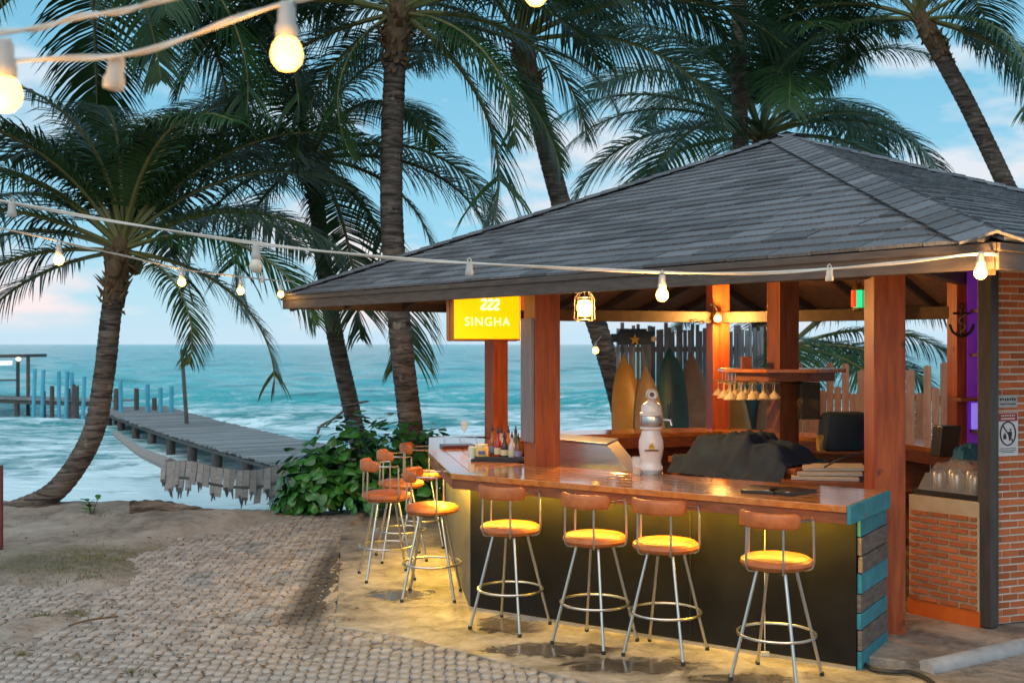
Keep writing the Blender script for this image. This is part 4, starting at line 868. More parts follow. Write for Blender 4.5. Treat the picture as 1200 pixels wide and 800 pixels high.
# wall lantern with chain on the back post
wp = px(841,373,Y=12.2); wl_ = thing('wall_lantern', wp, 'small lit bracket lamp with a chain on the back timber post', 'lamp')
mb = MB(); mb.lathe([(0,-.045),(.035,-.03),(.042,0),(.03,.03),(0,.042)], wp, 14); mb.build('bulb', EM('bracket bulb',(1,.52,.09),9), wl_, smooth=True)
mb = MB(); mb.tube(smooth_path([wp+Vector((0,0,.04)), wp+Vector((-.02,.02,.12)), wp+Vector((-.06,.06,.17)), wp+Vector((-.05,.13,.14))], 14), .010, 7); mb.lathe([(.05,0),(.03,.03),(0,.035)], wp+Vector((0,0,.04)), 12); mb.build('bracket', DARKM, wl_, smooth=True)
for k in range(6):
    c = wp+Vector((-.10-.035*k, .02, -.03-.012*math.sin(k*.9))); mb = MB(); mb.tube([c+Vector((.026*math.cos(a), (.015 if k%2 else .0)*math.sin(a), (.0 if k%2 else .015)*math.sin(a))) for a in np.linspace(0, 2*math.pi, 13)[:-1]], .005, 5, closed=True); mb.build('chain_link', DARKM, wl_)
plight(wl_, wp+Vector((.0,-.14,.0)), 70)
# ship's lantern, red and green
gp = px(1006,350,Y=8.6); gln = thing('ship_lantern', gp, 'brass ship lantern with red and green glass hung beside the front corner post', 'lantern')
BRASS = M('aged brass', (.45,.28,.08), (.30,.18,.05), ns=20, rough=.35, metal=.8)
mb = MB(); mb.lathe([(.03,-.095),(.05,-.085),(.05,-.07),(.045,-.07)], gp, 14); mb.lathe([(.045,.065),(.052,.07),(.04,.10),(.015,.12),(0,.122)], gp, 14); mb.build('cap_and_base', BRASS, gln, smooth=True)
mb = MB(); mb.lathe([(.044,-.07),(.047,0),(.044,.065)], gp, 16); mb.build('glass', EM('green lit glass',(.02,.65,.25),1.1), gln, smooth=True)
mb = MB(); mb.obox(gp+Vector((-.042,-.015,0)), (.012,0,0), (0,.03,0), (0,0,.065)); mb.build('red_glass', EM('red lit glass',(.75,.06,.01),.8), gln)
for k in range(4): a = k*math.pi/2+.4; mb = MB(); mb.tube([gp+Vector((.052*math.cos(a), .052*math.sin(a), -.08)), gp+Vector((.052*math.cos(a), .052*math.sin(a), .075))], .004, 5); mb.build('guard', BRASS, gln)
mb = MB(); mb.tube([gp+Vector((.03*math.cos(a)*.6, 0, .14+.025*math.sin(a))) for a in np.linspace(0, 2*math.pi, 16)[:-1]], .004, 5, closed=True); mb.tube([gp+Vector((0,0,.16)), gp+Vector((0,0,.50))], .004, 5); mb.build('hanger', DARKM, gln)
# anchor ornament on the far post
ac = px(1127,376,Y=10.20); an = thing('anchor_ornament', ac, 'black iron anchor ornament fixed to the far timber post', 'ornament')
mb = MB(); mb.tube([ac+Vector((0,0,.11)), ac+Vector((0,0,-.13))], .012, 8); mb.build('shank', DARKM, an)
mb = MB(); mb.tube([ac+Vector((-.08,0,.07)), ac+Vector((.08,0,.07))], .010, 8); mb.build('stock', DARKM, an)
mb = MB(); mb.tube(smooth_path([ac+Vector((-.11,0,-.03)), ac+Vector((-.08,0,-.10)), ac+Vector((0,0,-.14)), ac+Vector((.08,0,-.10)), ac+Vector((.11,0,-.03))], 20), .013, 8); mb.build('fluke', DARKM, an, smooth=True)
mb = MB(); mb.tube([ac+Vector((.024*math.cos(a), 0, .135+.024*math.sin(a))) for a in np.linspace(0, 2*math.pi, 16)[:-1]], .007, 6, closed=True); mb.build('ring', DARKM, an)
mb = MB(); mb.tube(smooth_path([ac+Vector((.03,-.012,.06)), ac+Vector((-.035,-.015,.0)), ac+Vector((.03,-.015,-.05)), ac+Vector((-.02,-.012,-.11))], 18), .006, 6); mb.build('rope', DRIFT, an)
# far tiny bulb behind the pavilion
fb = px(698,411,Y=15.0); 
fbt = thing('far_bulb', fb, 'tiny lit bulb tied to the leaning palm trunk behind the bar', 'lamp'); mb = MB(); mb.lathe([(0,-.045),(.04,-.02),(.042,.02),(.02,.05),(0,.05)], fb, 12); mb.build('bulb', BULB, fbt, smooth=True)
mb = MB(); mb.lathe([(.02,.045),(.02,.11),(0,.112)], fb, 10); mb.tube([fb+Vector((0,0,.11)), fb+Vector((.10,.3,.2))], .006, 5); mb.build('socket', SOCK, fbt)
# ---- festoon cables and their lamps
def cable(pts, r, lab, m=CABLE, twist=True):
    P = smooth_path(pts, 70); mb = MB(); mb.tube(P, r, 7)
    if twist:
        mb.tube([p+Vector((0, r*1.2*math.sin(i*.16), r*1.5*math.cos(i*.16))) for i, p in enumerate(smooth_path(pts, 160))], r*.8, 5)
    base = P[0]; return one('festoon_cable', mb, m, base, lab, 'cable', 'festoon light cables', smooth=True)
def festoon(x, y, Y, s, lit, lab, near=False, tilt=0, watts=0, up=.075, bulb=False):
    """x, y: the pixel of the bulb centre or, when unlit, of the socket's lower end"""
    c = px(x, y, Y=Y); root = thing('festoon_lamp', c, lab, 'lamp', 'festoon lamps on the cables'); T = Matrix.Rotation(tilt, 3, 'Y')
    q = lambda v: c+T @ (Vector(v)*s)
    def L(prof):
        mb = MB(); mb.lathe(prof, (0,0,0), 18); mb.v = [tuple(c+T @ (Vector(v)*s)) for v in mb.v]; return mb
    if lit or bulb: L([(.0,-.030),(.016,-.026),(.027,-.013),(.030,.001),(.026,.018),(.017,.032),(.014,.040)]).build('bulb', (BULBH if near else BULB) if lit else BULBOFF, root, smooth=True)
    L([(.019,.030),(.021,.034),(.021,.052),(.017,.060),(.016,.088),(.012,.096),(0,.098)]).build('socket', SOCK, root, smooth=True)
    mb = MB(); mb.tube([q((-.006,0,.095)), q((-.010,0,.098+up*.5)), q((0,0,.098+up)), q((.010,0,.098+up*.5)), q((.006,0,.095))], .0035*s, 5); mb.build('loop', CABLE, root)
    if lit and watts: plight(root, q((0,-.05,-.045)), watts)
    return root
W3 = [(-160,214,5.0),(0,235,5.0),(150,262,5.05),(300,286,5.1),(430,299,5.15),(550,308,5.2),(730,318,5.2),(860,320,5.2),(970,315,5.2),(1060,308,5.2),(1148,297,5.2),(1200,303,5.45),(1330,322,6.2)]
cable([px(a, b_, Y=c) for a, b_, c in W3], .0052, 'long white festoon cable sagging past the shingled eave to the brick wall')
festoon(14, 262, 5.0, 1, False, 'unlit white festoon socket hanging above the curved leaning palm crown', up=.02)
festoon(300, 312, 5.1, 1.05, False, 'unlit white festoon lamp between the curved palm and the roof corner', up=.02, bulb=True)
festoon(550, 330, 5.2, .95, False, 'unlit white festoon socket above the yellow light box sign', up=.02)
festoon(776, 346, 5.2, 1, True, 'lit festoon bulb in front of the eave between lantern and back post', watts=16, up=.02)
festoon(972, 336, 5.2, .9, False, 'unlit white festoon socket at the eave above the front corner post', up=.02)
festoon(1149, 320, 5.2, 1, True, 'lit festoon bulb at the roof corner by the brick wall', watts=38, up=.0)
W4 = [(-150,232,6.0),(0,267,6.6),(80,285,7.1),(150,301,7.8),(230,318,8.9),(300,326,10.2),(345,330,11.25)]
cable([px(a, b_, Y=c) for a, b_, c in W4], .0048, 'thin festoon cable running from the roof corner past the curved palm')
for (x, y, Y, lit, lab) in ((69,305,7.0,True,'lit festoon bulb among the hanging fronds of the curved palm'),(213,331,8.6,True,'lit festoon bulb beside the curved palm crown, away from the roof'),(282,341,9.6,True,'lit festoon bulb halfway between the curved palm and the roof corner'),(308,335,10.3,False,'small unlit festoon socket closest to the roof corner'),(329,345,11.15,True,'dim lit festoon bulb touching the shingled roof corner')):
    festoon(x, y, Y, 1.05, lit, lab, watts=(1 if x > 320 else 4) if lit else 0, up=.02)
W2 = [(-250,95,1.9),(0,72,1.95),(130,67,2.0),(230,40,2.0),(336,3,2.05),(470,-30,2.3),(628,-62,2.9),(900,-150,3.6)]
cable([px(a, b_, Y=c) for a, b_, c in W2], .0036, 'near festoon cable crossing the curved palm fronds with a glowing bulb')
festoon(336, 65, 2.05, 1.0, True, 'large glowing festoon bulb hanging before the palm fronds', True, watts=2, up=.0)
festoon(5, 112, 1.95, 1.0, True, 'large glowing festoon bulb at the cable end among palm fronds', True, watts=2, up=.0)
festoon(130, 122, 2.02, .9, False, 'unlit socket on the near cable between the two glowing bulbs', tilt=R_(8), up=.0)
festoon(628, -6, 2.9, 1.0, True, 'glowing festoon bulb before the leaning palm crown', True, watts=2, up=.02)
cable([px(-150,62,Y=2.0), px(0,40,Y=2.0), px(100,20,Y=2.0), px(210,-3,Y=2.0), px(420,-60,Y=2.1)], .0038, 'bare near rope line above the festoon bulbs with no lamps', twist=True)
# ================================================================== FENCES AND SURFBOARDS
def picket_fence(name, p, q_, n, w, z0, tops, m, lab, rails, tip=0, jit=.01):
    root = thing(name, p, lab, 'fence'); d = q_-p; dn = d.normalized(); nn2 = Vector((dn.y, -dn.x, 0))
    for k in range(n):
        c = p+d*(k+.5)/n; zt = tops(k)+random.uniform(-.02,.02); ww = w*random.uniform(.85,1.1); lean = random.uniform(-jit,jit)
        a = [c-dn*ww/2+Vector((0,0,z0)), c+dn*ww/2+Vector((0,0,z0)), c+dn*(ww/2+lean)+Vector((0,0,zt-tip)), c+dn*lean+Vector((0,0,zt)), c-dn*(ww/2-lean)+Vector((0,0,zt-tip))]
        mb = MB(); mb.add(a+[v-nn2*.018 for v in a], [(0,1,2,3,4),(9,8,7,6,5)]+[(i,(i+1)%5,5+(i+1)%5,5+i) for i in range(5)]); mb.build('picket', m, root)
    for z in rails: mb = MB(); mb.obox((p+q_)/2-nn2*.034+Vector((0,0,z)), d/2, nn2*.016, (0,0,.035)); mb.build('rail', m, root)
    return root
GREYF = M('grey weathered stake', (.20,.21,.22), (.34,.35,.36), (6,6,1), 4, 6, .85, rand=.3, bump=.2); REDF = M('reddish picket', (.30,.17,.12), (.42,.26,.19), (6,6,1), 4, 6, .8, rand=.2, bump=.2)
f0 = px(722,500,Y=14.6); f1 = px(895,500,Y=15.2); f0.z = f1.z = 0
picket_fence('stake_fence', f0, f1, 38, .047, -.1, lambda k: 2.22+.05*math.sin(k*1.7), GREYF, 'tall grey stake fence with narrow gaps behind the surfboards', (.55,1.93), 0)
f0 = px(905,500,Y=14.6); f1 = px(1122,500,Y=13.6); f0.z = f1.z = 0
picket_fence('picket_fence', f0, f1, 23, .098, -.1, lambda k: (1.74 if k % 2 else 1.42)+.05*math.sin(k), REDF, 'reddish picket fence of alternating heights behind the bar', (.5,1.33), .02)
def surfboard(xt, yt, Y, w, lean, m, lab, m2=None, L=2.3):
    t_ = px(xt, yt, Y=Y); top = Vector((t_.x, t_.y, t_.z)); b0 = top+Vector((lean, -.32, -L*.985)); ax = (top-b0); Ln = ax.length; ax.normalize(); sd_ = Vector((1,0,0)); sd_ = (sd_-ax*sd_.dot(ax)).normalized(); nn2 = sd_.cross(ax)
    root = thing('surfboard', Vector((b0.x,b0.y,b0.z)), lab, 'surfboard', 'surfboards leaning on the stake fence')
    def ol(s): return w/2*max(0, (1-abs(2*s-.94)**2.6))**.62 if s < .97 else w/2*max(0,(1-abs(2*s-.94)**2.6))**.62
    mb = MB(); ss = np.linspace(.01, .99, 26); P = []
    for s in ss:
        r_ = max(.012, ol(s)); th_ = .035*min(1, r_/(w*.25)+.15); c = b0+ax*(s*Ln)+nn2*(-.10*(2*s-1)**2)
        P.append([c+sd_*(r_*math.cos(q))+nn2*(th_*math.sin(q)) for q in np.linspace(0, 2*math.pi, 13)[:-1]])
    n_ = 12; mb.add([v for r in P for v in r], [(i*n_+k, i*n_+(k+1)%n_, (i+1)*n_+(k+1)%n_, (i+1)*n_+k) for i in range(25) for k in range(n_)]+[tuple(range(n_))[::-1], tuple(25*n_+k for k in range(n_))]); mb.build('board', m, root, smooth=True)
    mb = MB(); mb.tube([b0+ax*(s*Ln)+nn2*(-.10*(2*s-1)**2)-nn2*.037 for s in np.linspace(.05,.93,12)], .007, 5); mb.build('stringer', m2 or DRIFT, root)
    mb = MB(); c = b0+ax*.25-nn2*(-.06); mb.add([c-sd_*.006, c+sd_*.006, c+sd_*.006+ax*.16, c-sd_*.006+ax*.16, c+nn2*.13-ax*.05], [(0,1,2,3),(0,4,1),(1,4,2),(2,4,3),(3,4,0)]); mb.build('fin', BLACK, root)
SBm = [M('surfboard yellow',(.45,.24,.05),(.55,.32,.09),ns=3,rough=.35,spots=(3,.62,(.42,.32,.20))), M('surfboard bare wood',(.34,.23,.13),(.45,.33,.20),(3,3,.6),6,6,.4), M('surfboard teal',(.03,.13,.14),(.05,.19,.20),ns=3,rough=.35), M('surfboard sand',(.32,.24,.17),(.42,.33,.24),ns=4,rough=.4)]
for a in ((731,414,14.2,.44,.12,SBm[0],'yellow surfboard leaning on the stake fence beside the leaning palm'),(757,426,14.1,.40,.10,SBm[1],'bare wood surfboard leaning on the stake fence behind the beer tower'),(785,404,14.2,.46,.10,SBm[2],'dark teal surfboard leaning on the stake fence, the taller teal one'),(811,409,14.2,.42,.08,SBm[3],'sand coloured surfboard leaning just beside the back timber post',DRIFT),
          (861,440,14.3,.40,.05,SBm[0],'plain yellow surfboard half hidden behind the hanging wine glasses'),(882,432,14.4,.42,.05,SBm[2],'teal surfboard behind the hanging wine glasses'),(900,446,14.3,.40,.03,SBm[1],'bare wood surfboard half hidden by the centre post')):
    surfboard(*a)
# blue board sign with a star
bs = px(747,395,Y=13.9); bsn = thing('star_board', bs, 'dark blue plank sign with a yellow star on the stake fence', 'sign'); BLUP = M('blue painted plank',(.012,.05,.10),(.02,.08,.15),(2,2,8),5,5,.6,bump=.2,rand=.2)
for (x0, x1, y0, y1) in ((716,741,391,401),(724,767,388,404),(726,758,385,390)):
    a = px(x0,y0,Y=13.9); c = px(x1,y1,Y=13.9); mb = MB(); mb.obox((a+c)/2+Vector((0,-.004*(x1-x0)/20,0)), ((c.x-a.x)/2,0,0), (0,.015,0), (0,0,(a.z-c.z)/2)); mb.build('plank', BLUP, bsn, bevel=.004)
mb = MB(); c = px(744,398,Y=13.86); pv = [c+Vector(((.075 if k%2==0 else .03)*math.sin(k*math.pi/5), -.01, (.075 if k%2==0 else .03)*math.cos(k*math.pi/5))) for k in range(10)]
mb.add(pv+[v+Vector((0,.012,0)) for v in pv], [tuple(range(10)), tuple(range(19,9,-1))]+[(i,(i+1)%10,10+(i+1)%10,10+i) for i in range(10)]); mb.build('star', M('yellow star',(.62,.42,.06),rough=.5), bsn)
mb = MB(); c = px(766,397,Y=13.88); mb.tube([c, c+Vector((0,-.02,0))], .035, 14); mb.build('shell', WHITEP, bsn)
mb = MB(); a = px(757,404,Y=14.0); mb.obox(Vector((bs.x+.02, 14.25, bs.z)), (.02,0,0), (0,.37,0), (0,0,.02)); mb.build('bracket', DARKM, bsn)
# ================================================================== PALMS
def frond_mesh(e0, bend, seed, L=3.1):
    r = random.Random(seed); mb = MB(); ns_ = 40; p = Vector((0,0,0)); a = e0; P = [p.copy()]; T = []
    for i in range(ns_):
        s = i/ns_; a_ = a-bend*(s**1.35); t_ = Vector((math.cos(a_), .05*math.sin(s*2.5+seed), math.sin(a_))).normalized(); T.append(t_); p = p+t_*(L/ns_); P.append(p.copy())
    T.append(T[-1])
    mb.mi = 1; mb.tube(P[::2], [.034*(1-.93*i/20)+.003 for i in range(len(P[::2]))], 5)
    mb.mi = 0; nl = 84
    for side in (-1, 1):
        for k in range(nl):
            s = .15+.85*k/(nl-1); i = min(ns_, s*ns_); i0 = int(i); b0 = P[min(i0, ns_)].lerp(P[min(i0+1, ns_)], i-i0); t_ = T[min(i0, ns_)]
            if r.random() < .07: continue
            lat = t_.cross(Vector((0,0,1))).normalized()*side; upv = lat.cross(t_)*side
            if upv.z < 0: upv = -upv
            prof = math.sin(math.pi*min(1, .10+.90*(s-.15)/.85))**.55; ll = .82*prof*r.uniform(.88,1.08)+.10
            fw = .35+.75*(s-.15)+r.uniform(-.08,.08); dr0 = (lat*1.0+t_*fw+upv*r.uniform(.05,.28)).normalized(); drop = r.uniform(.9,1.45)
            wv = t_.cross(dr0).cross(dr0); wv = (t_-dr0*t_.dot(dr0)).normalized(); q = b0.copy(); dvec = dr0.copy(); seg = 4; row = []
            for j in range(seg+1):
                f = j/seg; w = .0165*(1-f)**.55*(1 if j else .6)+.0012; row.append((q-wv*w, q+wv*w))
                dvec = (dvec+Vector((0,0,-1))*drop*.30*(f+.25)).normalized(); q = q+dvec*(ll/seg)
            vs = [v for pr_ in row for v in pr_]; mb.add(vs, [(2*j, 2*j+1, 2*j+3, 2*j+2) for j in range(seg)])
    me = bpy.data.meshes.new('frond'); me.from_pydata([tuple(v) for v in mb.v], [], mb.f); me.materials.append(LEAFM); me.materials.append(RACH); me.polygons.foreach_set('material_index', mb.m); me.update(); return me
ELV = [82, 64, 46, 28, 8, -14, -38]
FR = {e_: [frond_mesh(R_(e_), R_(bnd), 10*i+k) for k, bnd in enumerate((62+max(0,e_)*.35, 88+max(0,e_)*.3))] for i, e_ in enumerate(ELV)}
def palm(base, pts, r0, r1, lab, n, seed, fixed=(), s=1.0, emin=-38, nuts=0, skip=None, name='coconut_palm'):
    """base to crown: pts are world points; fixed: (azimuth, elevation, scale) of fronds the photograph shows clearly"""
    r = random.Random(seed); P = smooth_path(pts, 280); root = thing(name, P[0], lab, 'palm tree', 'coconut palms by the shore')
    rad = []
    ring = r.uniform(.075,.095); d = 0
    for i, p in enumerate(P):
        if i: d += (p-P[i-1]).length
        f = i/(len(P)-1); rr_ = r0+(r1-r0)*f**.6+.06*max(0, 1-d/.5)**2
        rad.append(rr_*(1+.065*((d/ring+.25*math.sin(d*3.1)) % 1)-.03+r.uniform(-.02,.02)))
    mb = MB(); mb.tube(P, rad, 18); mb.build('trunk', TRUNK, root, smooth=True, angle=60)
    top = P[-1]; tdir = (P[-1]-P[-9]).normalized()
    mb = MB(); mb.tube([top-tdir*.55, top-tdir*.35, top-tdir*.1, top+tdir*.18, top+tdir*.32], [r1*.95, r1*1.1, r1*1.2, r1*.85, .03], 14)
    for k in range(64):                              # stubs of old leaf bases and torn fibre, spiralling up the crown
        a = k*2.39996+r.uniform(-.3,.3); h_ = -.62+.66*k/64+r.uniform(-.03,.03); o_ = Vector((math.cos(a), math.sin(a), 0)); sd_ = Vector((-o_.y, o_.x, 0))
        q0 = top+tdir*h_+o_*r1*.95; ln_ = r.uniform(.10,.26)*(1 if k > 12 else .6); out = r.uniform(.25,.75); q1 = q0+o_*ln_*out+Vector((0,0,ln_*r.uniform(.35,.9) if r.random() < .75 else -ln_*.5)); w_ = r.uniform(.03,.06)
        vs = [q0-sd_*w_-o_*.03, q0+sd_*w_-o_*.03, q0+sd_*w_*.8+o_*.025, q0-sd_*w_*.8+o_*.025, q1-sd_*w_*r.uniform(.1,.5), q1+sd_*w_*r.uniform(.1,.5)]
        mb.add(vs, [(0,1,5,4),(3,2,5,4),(0,3,4),(1,2,5),(0,1,2,3)])
    mb.build('crown_fibre', FIBRE, root, smooth=True, angle=50)
    jobs = list(fixed); k = 0; ga = r.uniform(0, 6.28)
    while len(jobs) < n+len(fixed):
        f = (k+.5)/n; e_ = 86-f*(86-emin)*1.0+r.uniform(-9,9); az = math.degrees(ga+k*2.39996)+r.uniform(-12,12); k += 1
        if skip and skip(az % 360, e_): 
            if k > 4*n: break
            continue
        jobs.append((az, e_, s*r.uniform(.86,1.1)*(1 if e_ > -20 else .85)))
    for (az, e_, sc_) in jobs:
        el = min(ELV, key=lambda v: abs(v-e_)); me = FR[el][r.randrange(2)]; a = R_(az)
        c, s2 = math.cos(a), math.sin(a); o_ = Vector((c, s2, 0)); roll = Matrix.Rotation(r.uniform(-.22,.22), 4, 'X')
        mt = Matrix.Translation(top+o_*r1*.7*math.cos(R_(e_))+tdir*(.05+.16*math.sin(R_(max(0,e_))))) @ Matrix.Rotation(a, 4, 'Z') @ Matrix.Rotation(-R_(e_-el), 4, 'Y') @ roll @ Matrix.Scale(sc_, 4)
        inst('frond', me, root, mt)
    for k in range(nuts):
        a = r.uniform(0, 6.28); c = top-tdir*r.uniform(.05,.28)+Vector((math.cos(a), math.sin(a), 0))*(r1*1.5+.06); mb = MB()
        mb.lathe([(0,-.12),(.06,-.10),(.095,-.02),(.09,.05),(.04,.10),(0,.11)], c, 10); mb.build('coconut', FIBRE, root, smooth=True)
    return root
P_ = lambda x, y, Y: px(x, y, Y=Y)
palm(0, [P_(-40,606,12.7)+Vector((0,0,-.05)), P_(25,596,12.7), P_(70,570,12.75), P_(108,510,12.85), P_(122,440,12.95), P_(130,370,13), P_(140,300,13)], .135, .115, 'coconut palm with curved trunk rising from the sand bank by the pier', 15, 3, s=1.02, emin=40, nuts=2, skip=lambda az, e_: 215 < az < 325,
     fixed=((178,-10,.80),(200,4,.85),(172,20,1.0),(8,-8,.85),(-14,16,.9),(20,34,.95),(-30,-12,.62),(150,60,1.05),(30,62,1.05),(100,75,1.1),(200,46,1.05),(95,60,.95),(-40,58,.95),(-140,60,.95)))
palm(0, [P_(493,598,13.4), P_(484,520,13.4), P_(470,400,13.35), P_(459,250,13.3), P_(461,120,13.3), P_(466,22,13.3)], .155, .128, 'straight coconut palm trunk standing beside the green bush and stools', 10, 8, s=1.0, emin=20,
     fixed=((-8,-38,1.12),(8,-20,.9),(184,-14,.9),(172,-34,.75),(-40,-14,.8),(200,10,1.0),(-25,20,1.05),(20,8,1.0),(215,-36,.7)))
palm(0, [P_(428,560,15.5), P_(412,480,15.5), P_(392,390,15.5), P_(378,300,15.5), P_(366,190,15.5)], .13, .11, 'slim coconut palm behind the bush, crown over the sagging cable', 9, 21, s=1.0, emin=18,
     fixed=((0,6,1.05),(-12,-10,.9),(12,20,1.0),(180,6,1.0),(192,-16,.9),(175,-34,.85),(-20,-38,1.15),(-60,-38,.95),(215,18,1.0)))
palm(0, [P_(748,560,15.6)+Vector((0,0,-.2)), P_(722,455,15.6), P_(690,350,15.5), P_(655,230,15.4), P_(632,140,15.3), P_(612,55,15.2)], .16, .13, 'coconut palm leaning over the shingled roof beside the surfboards', 8, 33, s=1.05, emin=30,
     fixed=((3,28,1.25),(-14,40,1.2),(16,14,1.1),(184,20,.95),(168,34,1.0),(22,46,1.2),(-4,-14,.55)))
palm(0, [P_(905,560,17.2)+Vector((0,0,-.2)), P_(893,400,17.2), P_(872,230,17.2), P_(866,90,17.2), P_(868,-70,17.2)], .145, .12, 'tall straight coconut palm rising behind the roof apex', 10, 41, s=1.1, emin=0,
     fixed=((-12,-20,1.0),(190,-14,1.0),(10,-30,.9)))
palm(0, [P_(1262,520,15.5)+Vector((0,0,-.2)), P_(1215,300,15.6), P_(1178,215,15.7), P_(1135,125,15.8), P_(1108,75,15.85), P_(1083,28,15.9)], .135, .115, 'coconut palm with trunk bowed away from the roof apex, by the brick wall', 9, 52, s=1.0, emin=18,
     fixed=((-20,-22,1.0),(5,-6,1.0),(180,6,.9),(-60,-8,.9),(165,24,1.0)))
palm(0, [P_(915,560,19.0)+Vector((0,0,-.2)), P_(905,350,19.0), P_(893,165,19.0)], .17, .14, 'dense coconut palm crown rising straight behind the roof apex', 14, 61, s=1.2, emin=12,
     fixed=((6,6,1.3),(-4,20,1.2),(180,14,1.25),(176,32,1.25),(190,-4,1.1),(40,40,1.3),(140,50,1.3),(-90,46,1.2),(-60,60,1.2),(-120,40,1.2)))
palm(0, [P_(918,600,17.0)+Vector((0,0,-.2)), P_(920,500,17.0), P_(926,412,17.0)], .14, .11, 'low young coconut palm behind the picket fence', 9, 71, s=.85, emin=12,
     fixed=((-6,20,.9),(4,40,.95),(-16,6,.95),(12,8,.8)), skip=lambda az, e_: e_ > 52)
palm(0, [Vector((-8.2,12.2,-.1)), Vector((-7.6,12.4,2.5)), P_(20,60,12.6)+Vector((-.8,0,0)), P_(90,-90,12.8)], .18, .15, 'tall coconut palm with only its hanging fronds over the curved palm', 12, 83, s=1.15, emin=-20,
     fixed=((0,-8,1.2),(-20,-14,1.1),(20,-10,1.1),(-60,-16,1.0),(185,-10,1.0),(-100,-20,.9),(45,-14,1.1)))
# ================================================================== BUSH
bcn = Vector((-1.72,13.35,0)); bush = thing('sea_almond_bush', bcn, 'dense green broad-leaved bush between the pier and the bar stools', 'bush')
lm = MB(); pts_ = [(0,0),(.35,.22),(.7,.38),(.92,.30),(1.0,0),(.92,-.30),(.7,-.38),(.35,-.22)]
lm.add([(x, y, -.10*x*x-.10*abs(y)) for x, y in pts_]+[(.5,0,.02)], [(8,i,(i+1)%8) for i in range(8)]); lme = lm.mesh('leaf', BUSHM); lvv, lff = lm.v, lm.f
jobs = []; rb = random.Random(4); blobs = [(-.62,-.25,.42,.42,.42),(-.2,-.15,.62,.55,.55),(.4,.0,.66,.55,.50),(.75,.1,.55,.40,.45),(-.45,-.35,.28,.5,.35),(.2,-.35,.30,.6,.38),(-.8,-.35,.12,.25,.22),(.55,-.3,.25,.45,.35)]
for k in range(1700):
    bx, by, bz, rx, rz = rb.choice(blobs); a = rb.uniform(0, 6.28); u_ = rb.uniform(-.6,1); rr_ = rb.uniform(.55,1.06); c_ = math.sqrt(max(0, 1-u_*u_))
    d_ = Vector((c_*math.cos(a), c_*math.sin(a), u_)); p = bcn+Vector((bx,by,bz))+Vector((d_.x*rx, d_.y*rx*.8, d_.z*rz))*rr_
    if p.z < .05: continue
    nrm = (d_*.8+Vector((rb.uniform(-.5,.5), rb.uniform(-.5,.5), rb.uniform(.2,1.0)))).normalized(); t_ = nrm.orthogonal().normalized(); t_ = (Matrix.Rotation(rb.uniform(0,6.28), 3, nrm) @ t_); s_ = nrm.cross(t_); L = rb.uniform(.11,.19)
    jobs.append((p, frame(p, t_*L, s_*L, nrm*L)))
jobs.sort(key=lambda j: j[0].y); mb = MB()
for k, (p, mt) in enumerate(jobs):
    if k < 290: inst('leaf', lme, bush, mt)
    else: mb.add([mt @ Vector(v) for v in lvv], lff)
tag(mb.build('foliage', BUSHM, bush), kind='stuff')
for k in range(9):
    a = rb.uniform(0,6.28); p1 = bcn+Vector((rb.uniform(-.8,.8), rb.uniform(-.4,.3), rb.uniform(.5,.9))); mb = MB(); p0 = bcn+Vector(((p1.x-bcn.x)*.5, (p1.y-bcn.y)*.5, -.05)); mb.tube(smooth_path([p0, p0.lerp(p1,.5)+Vector((rb.uniform(-.1,.1),0,.05)), p1], 10), [.022-.0018*i for i in range(10)], 6); mb.build('stem', FIBRE, bush)
def sprig(c, n_, h, lab, seed):
    r = random.Random(seed); root = thing('seedling', c, lab, 'plant', 'small plants along the sand bank')
    for k in range(n_):
        a = r.uniform(0,6.28); d_ = Vector((math.cos(a)*.3, math.sin(a)*.3, 1)); q_ = c+d_*h*r.uniform(.5,1); mb = MB(); mb.tube([c, c.lerp(q_,.5)+Vector((0,0,.02)), q_], .004, 5); mb.build('stem', FIBRE, root)
        for j in range(3): t_ = Vector((r.uniform(-1,1), r.uniform(-1,1), r.uniform(-.2,.5))).normalized(); nn2 = Vector((0,0,1)); s_ = nn2.cross(t_).normalized(); inst('leaf', lme, root, frame(q_-Vector((0,0,.02*j)), t_*.09, s_*.09, t_.cross(s_)*.09))
sprig(px(108,608,z=.05), 6, .24, 'tiny seedling on the sand bank beside the curved palm base', 1)
sprig(px(325,600,z=.02), 9, .20, 'low leafy sprout at the foot of the green bush', 2)
# dry grass tufts on the sand
gb = MB(); rg = random.Random(9)
for (cx, cy, rx, ry, n_) in ((110,655,60,12,620),(75,670,70,8,300),(105,680,25,6,180),(92,718,14,3,160),(45,725,16,2,120),(20,765,22,4,160),(90,770,16,4,170),(155,785,9,3,140),(178,787,8,3,120),(60,683,40,4,120),(215,632,30,3,90),(120,611,20,2,80),(330,604,30,3,80)):
    for k in range(n_):
        c = px(cx+rg.gauss(0,rx*.5), cy+rg.gauss(0,ry*.5), z=.03); c.z = ground_z(c.x, c.y)-.004; a = rg.uniform(0,6.28); h = rg.uniform(.012,.05); d_ = Vector((math.cos(a), math.sin(a), 0)); w = Vector((-d_.y, d_.x, 0))*.003
        gb.add([c-w, c+w, c+d_*h*.7+Vector((0,0,h))], [(0,1,2)])
me = bpy.data.meshes.new('grass'); me.from_pydata(gb.v, [], gb.f); me.materials.append(M('dry grass blades',(.10,.10,.03),(.20,.17,.06),ns=2,rough=.8)); go = bpy.data.objects.new('grass', me); COL.objects.link(go); tag(go, 'short dry grass tufts in the sand beside the paving', 'grass', kind='stuff')
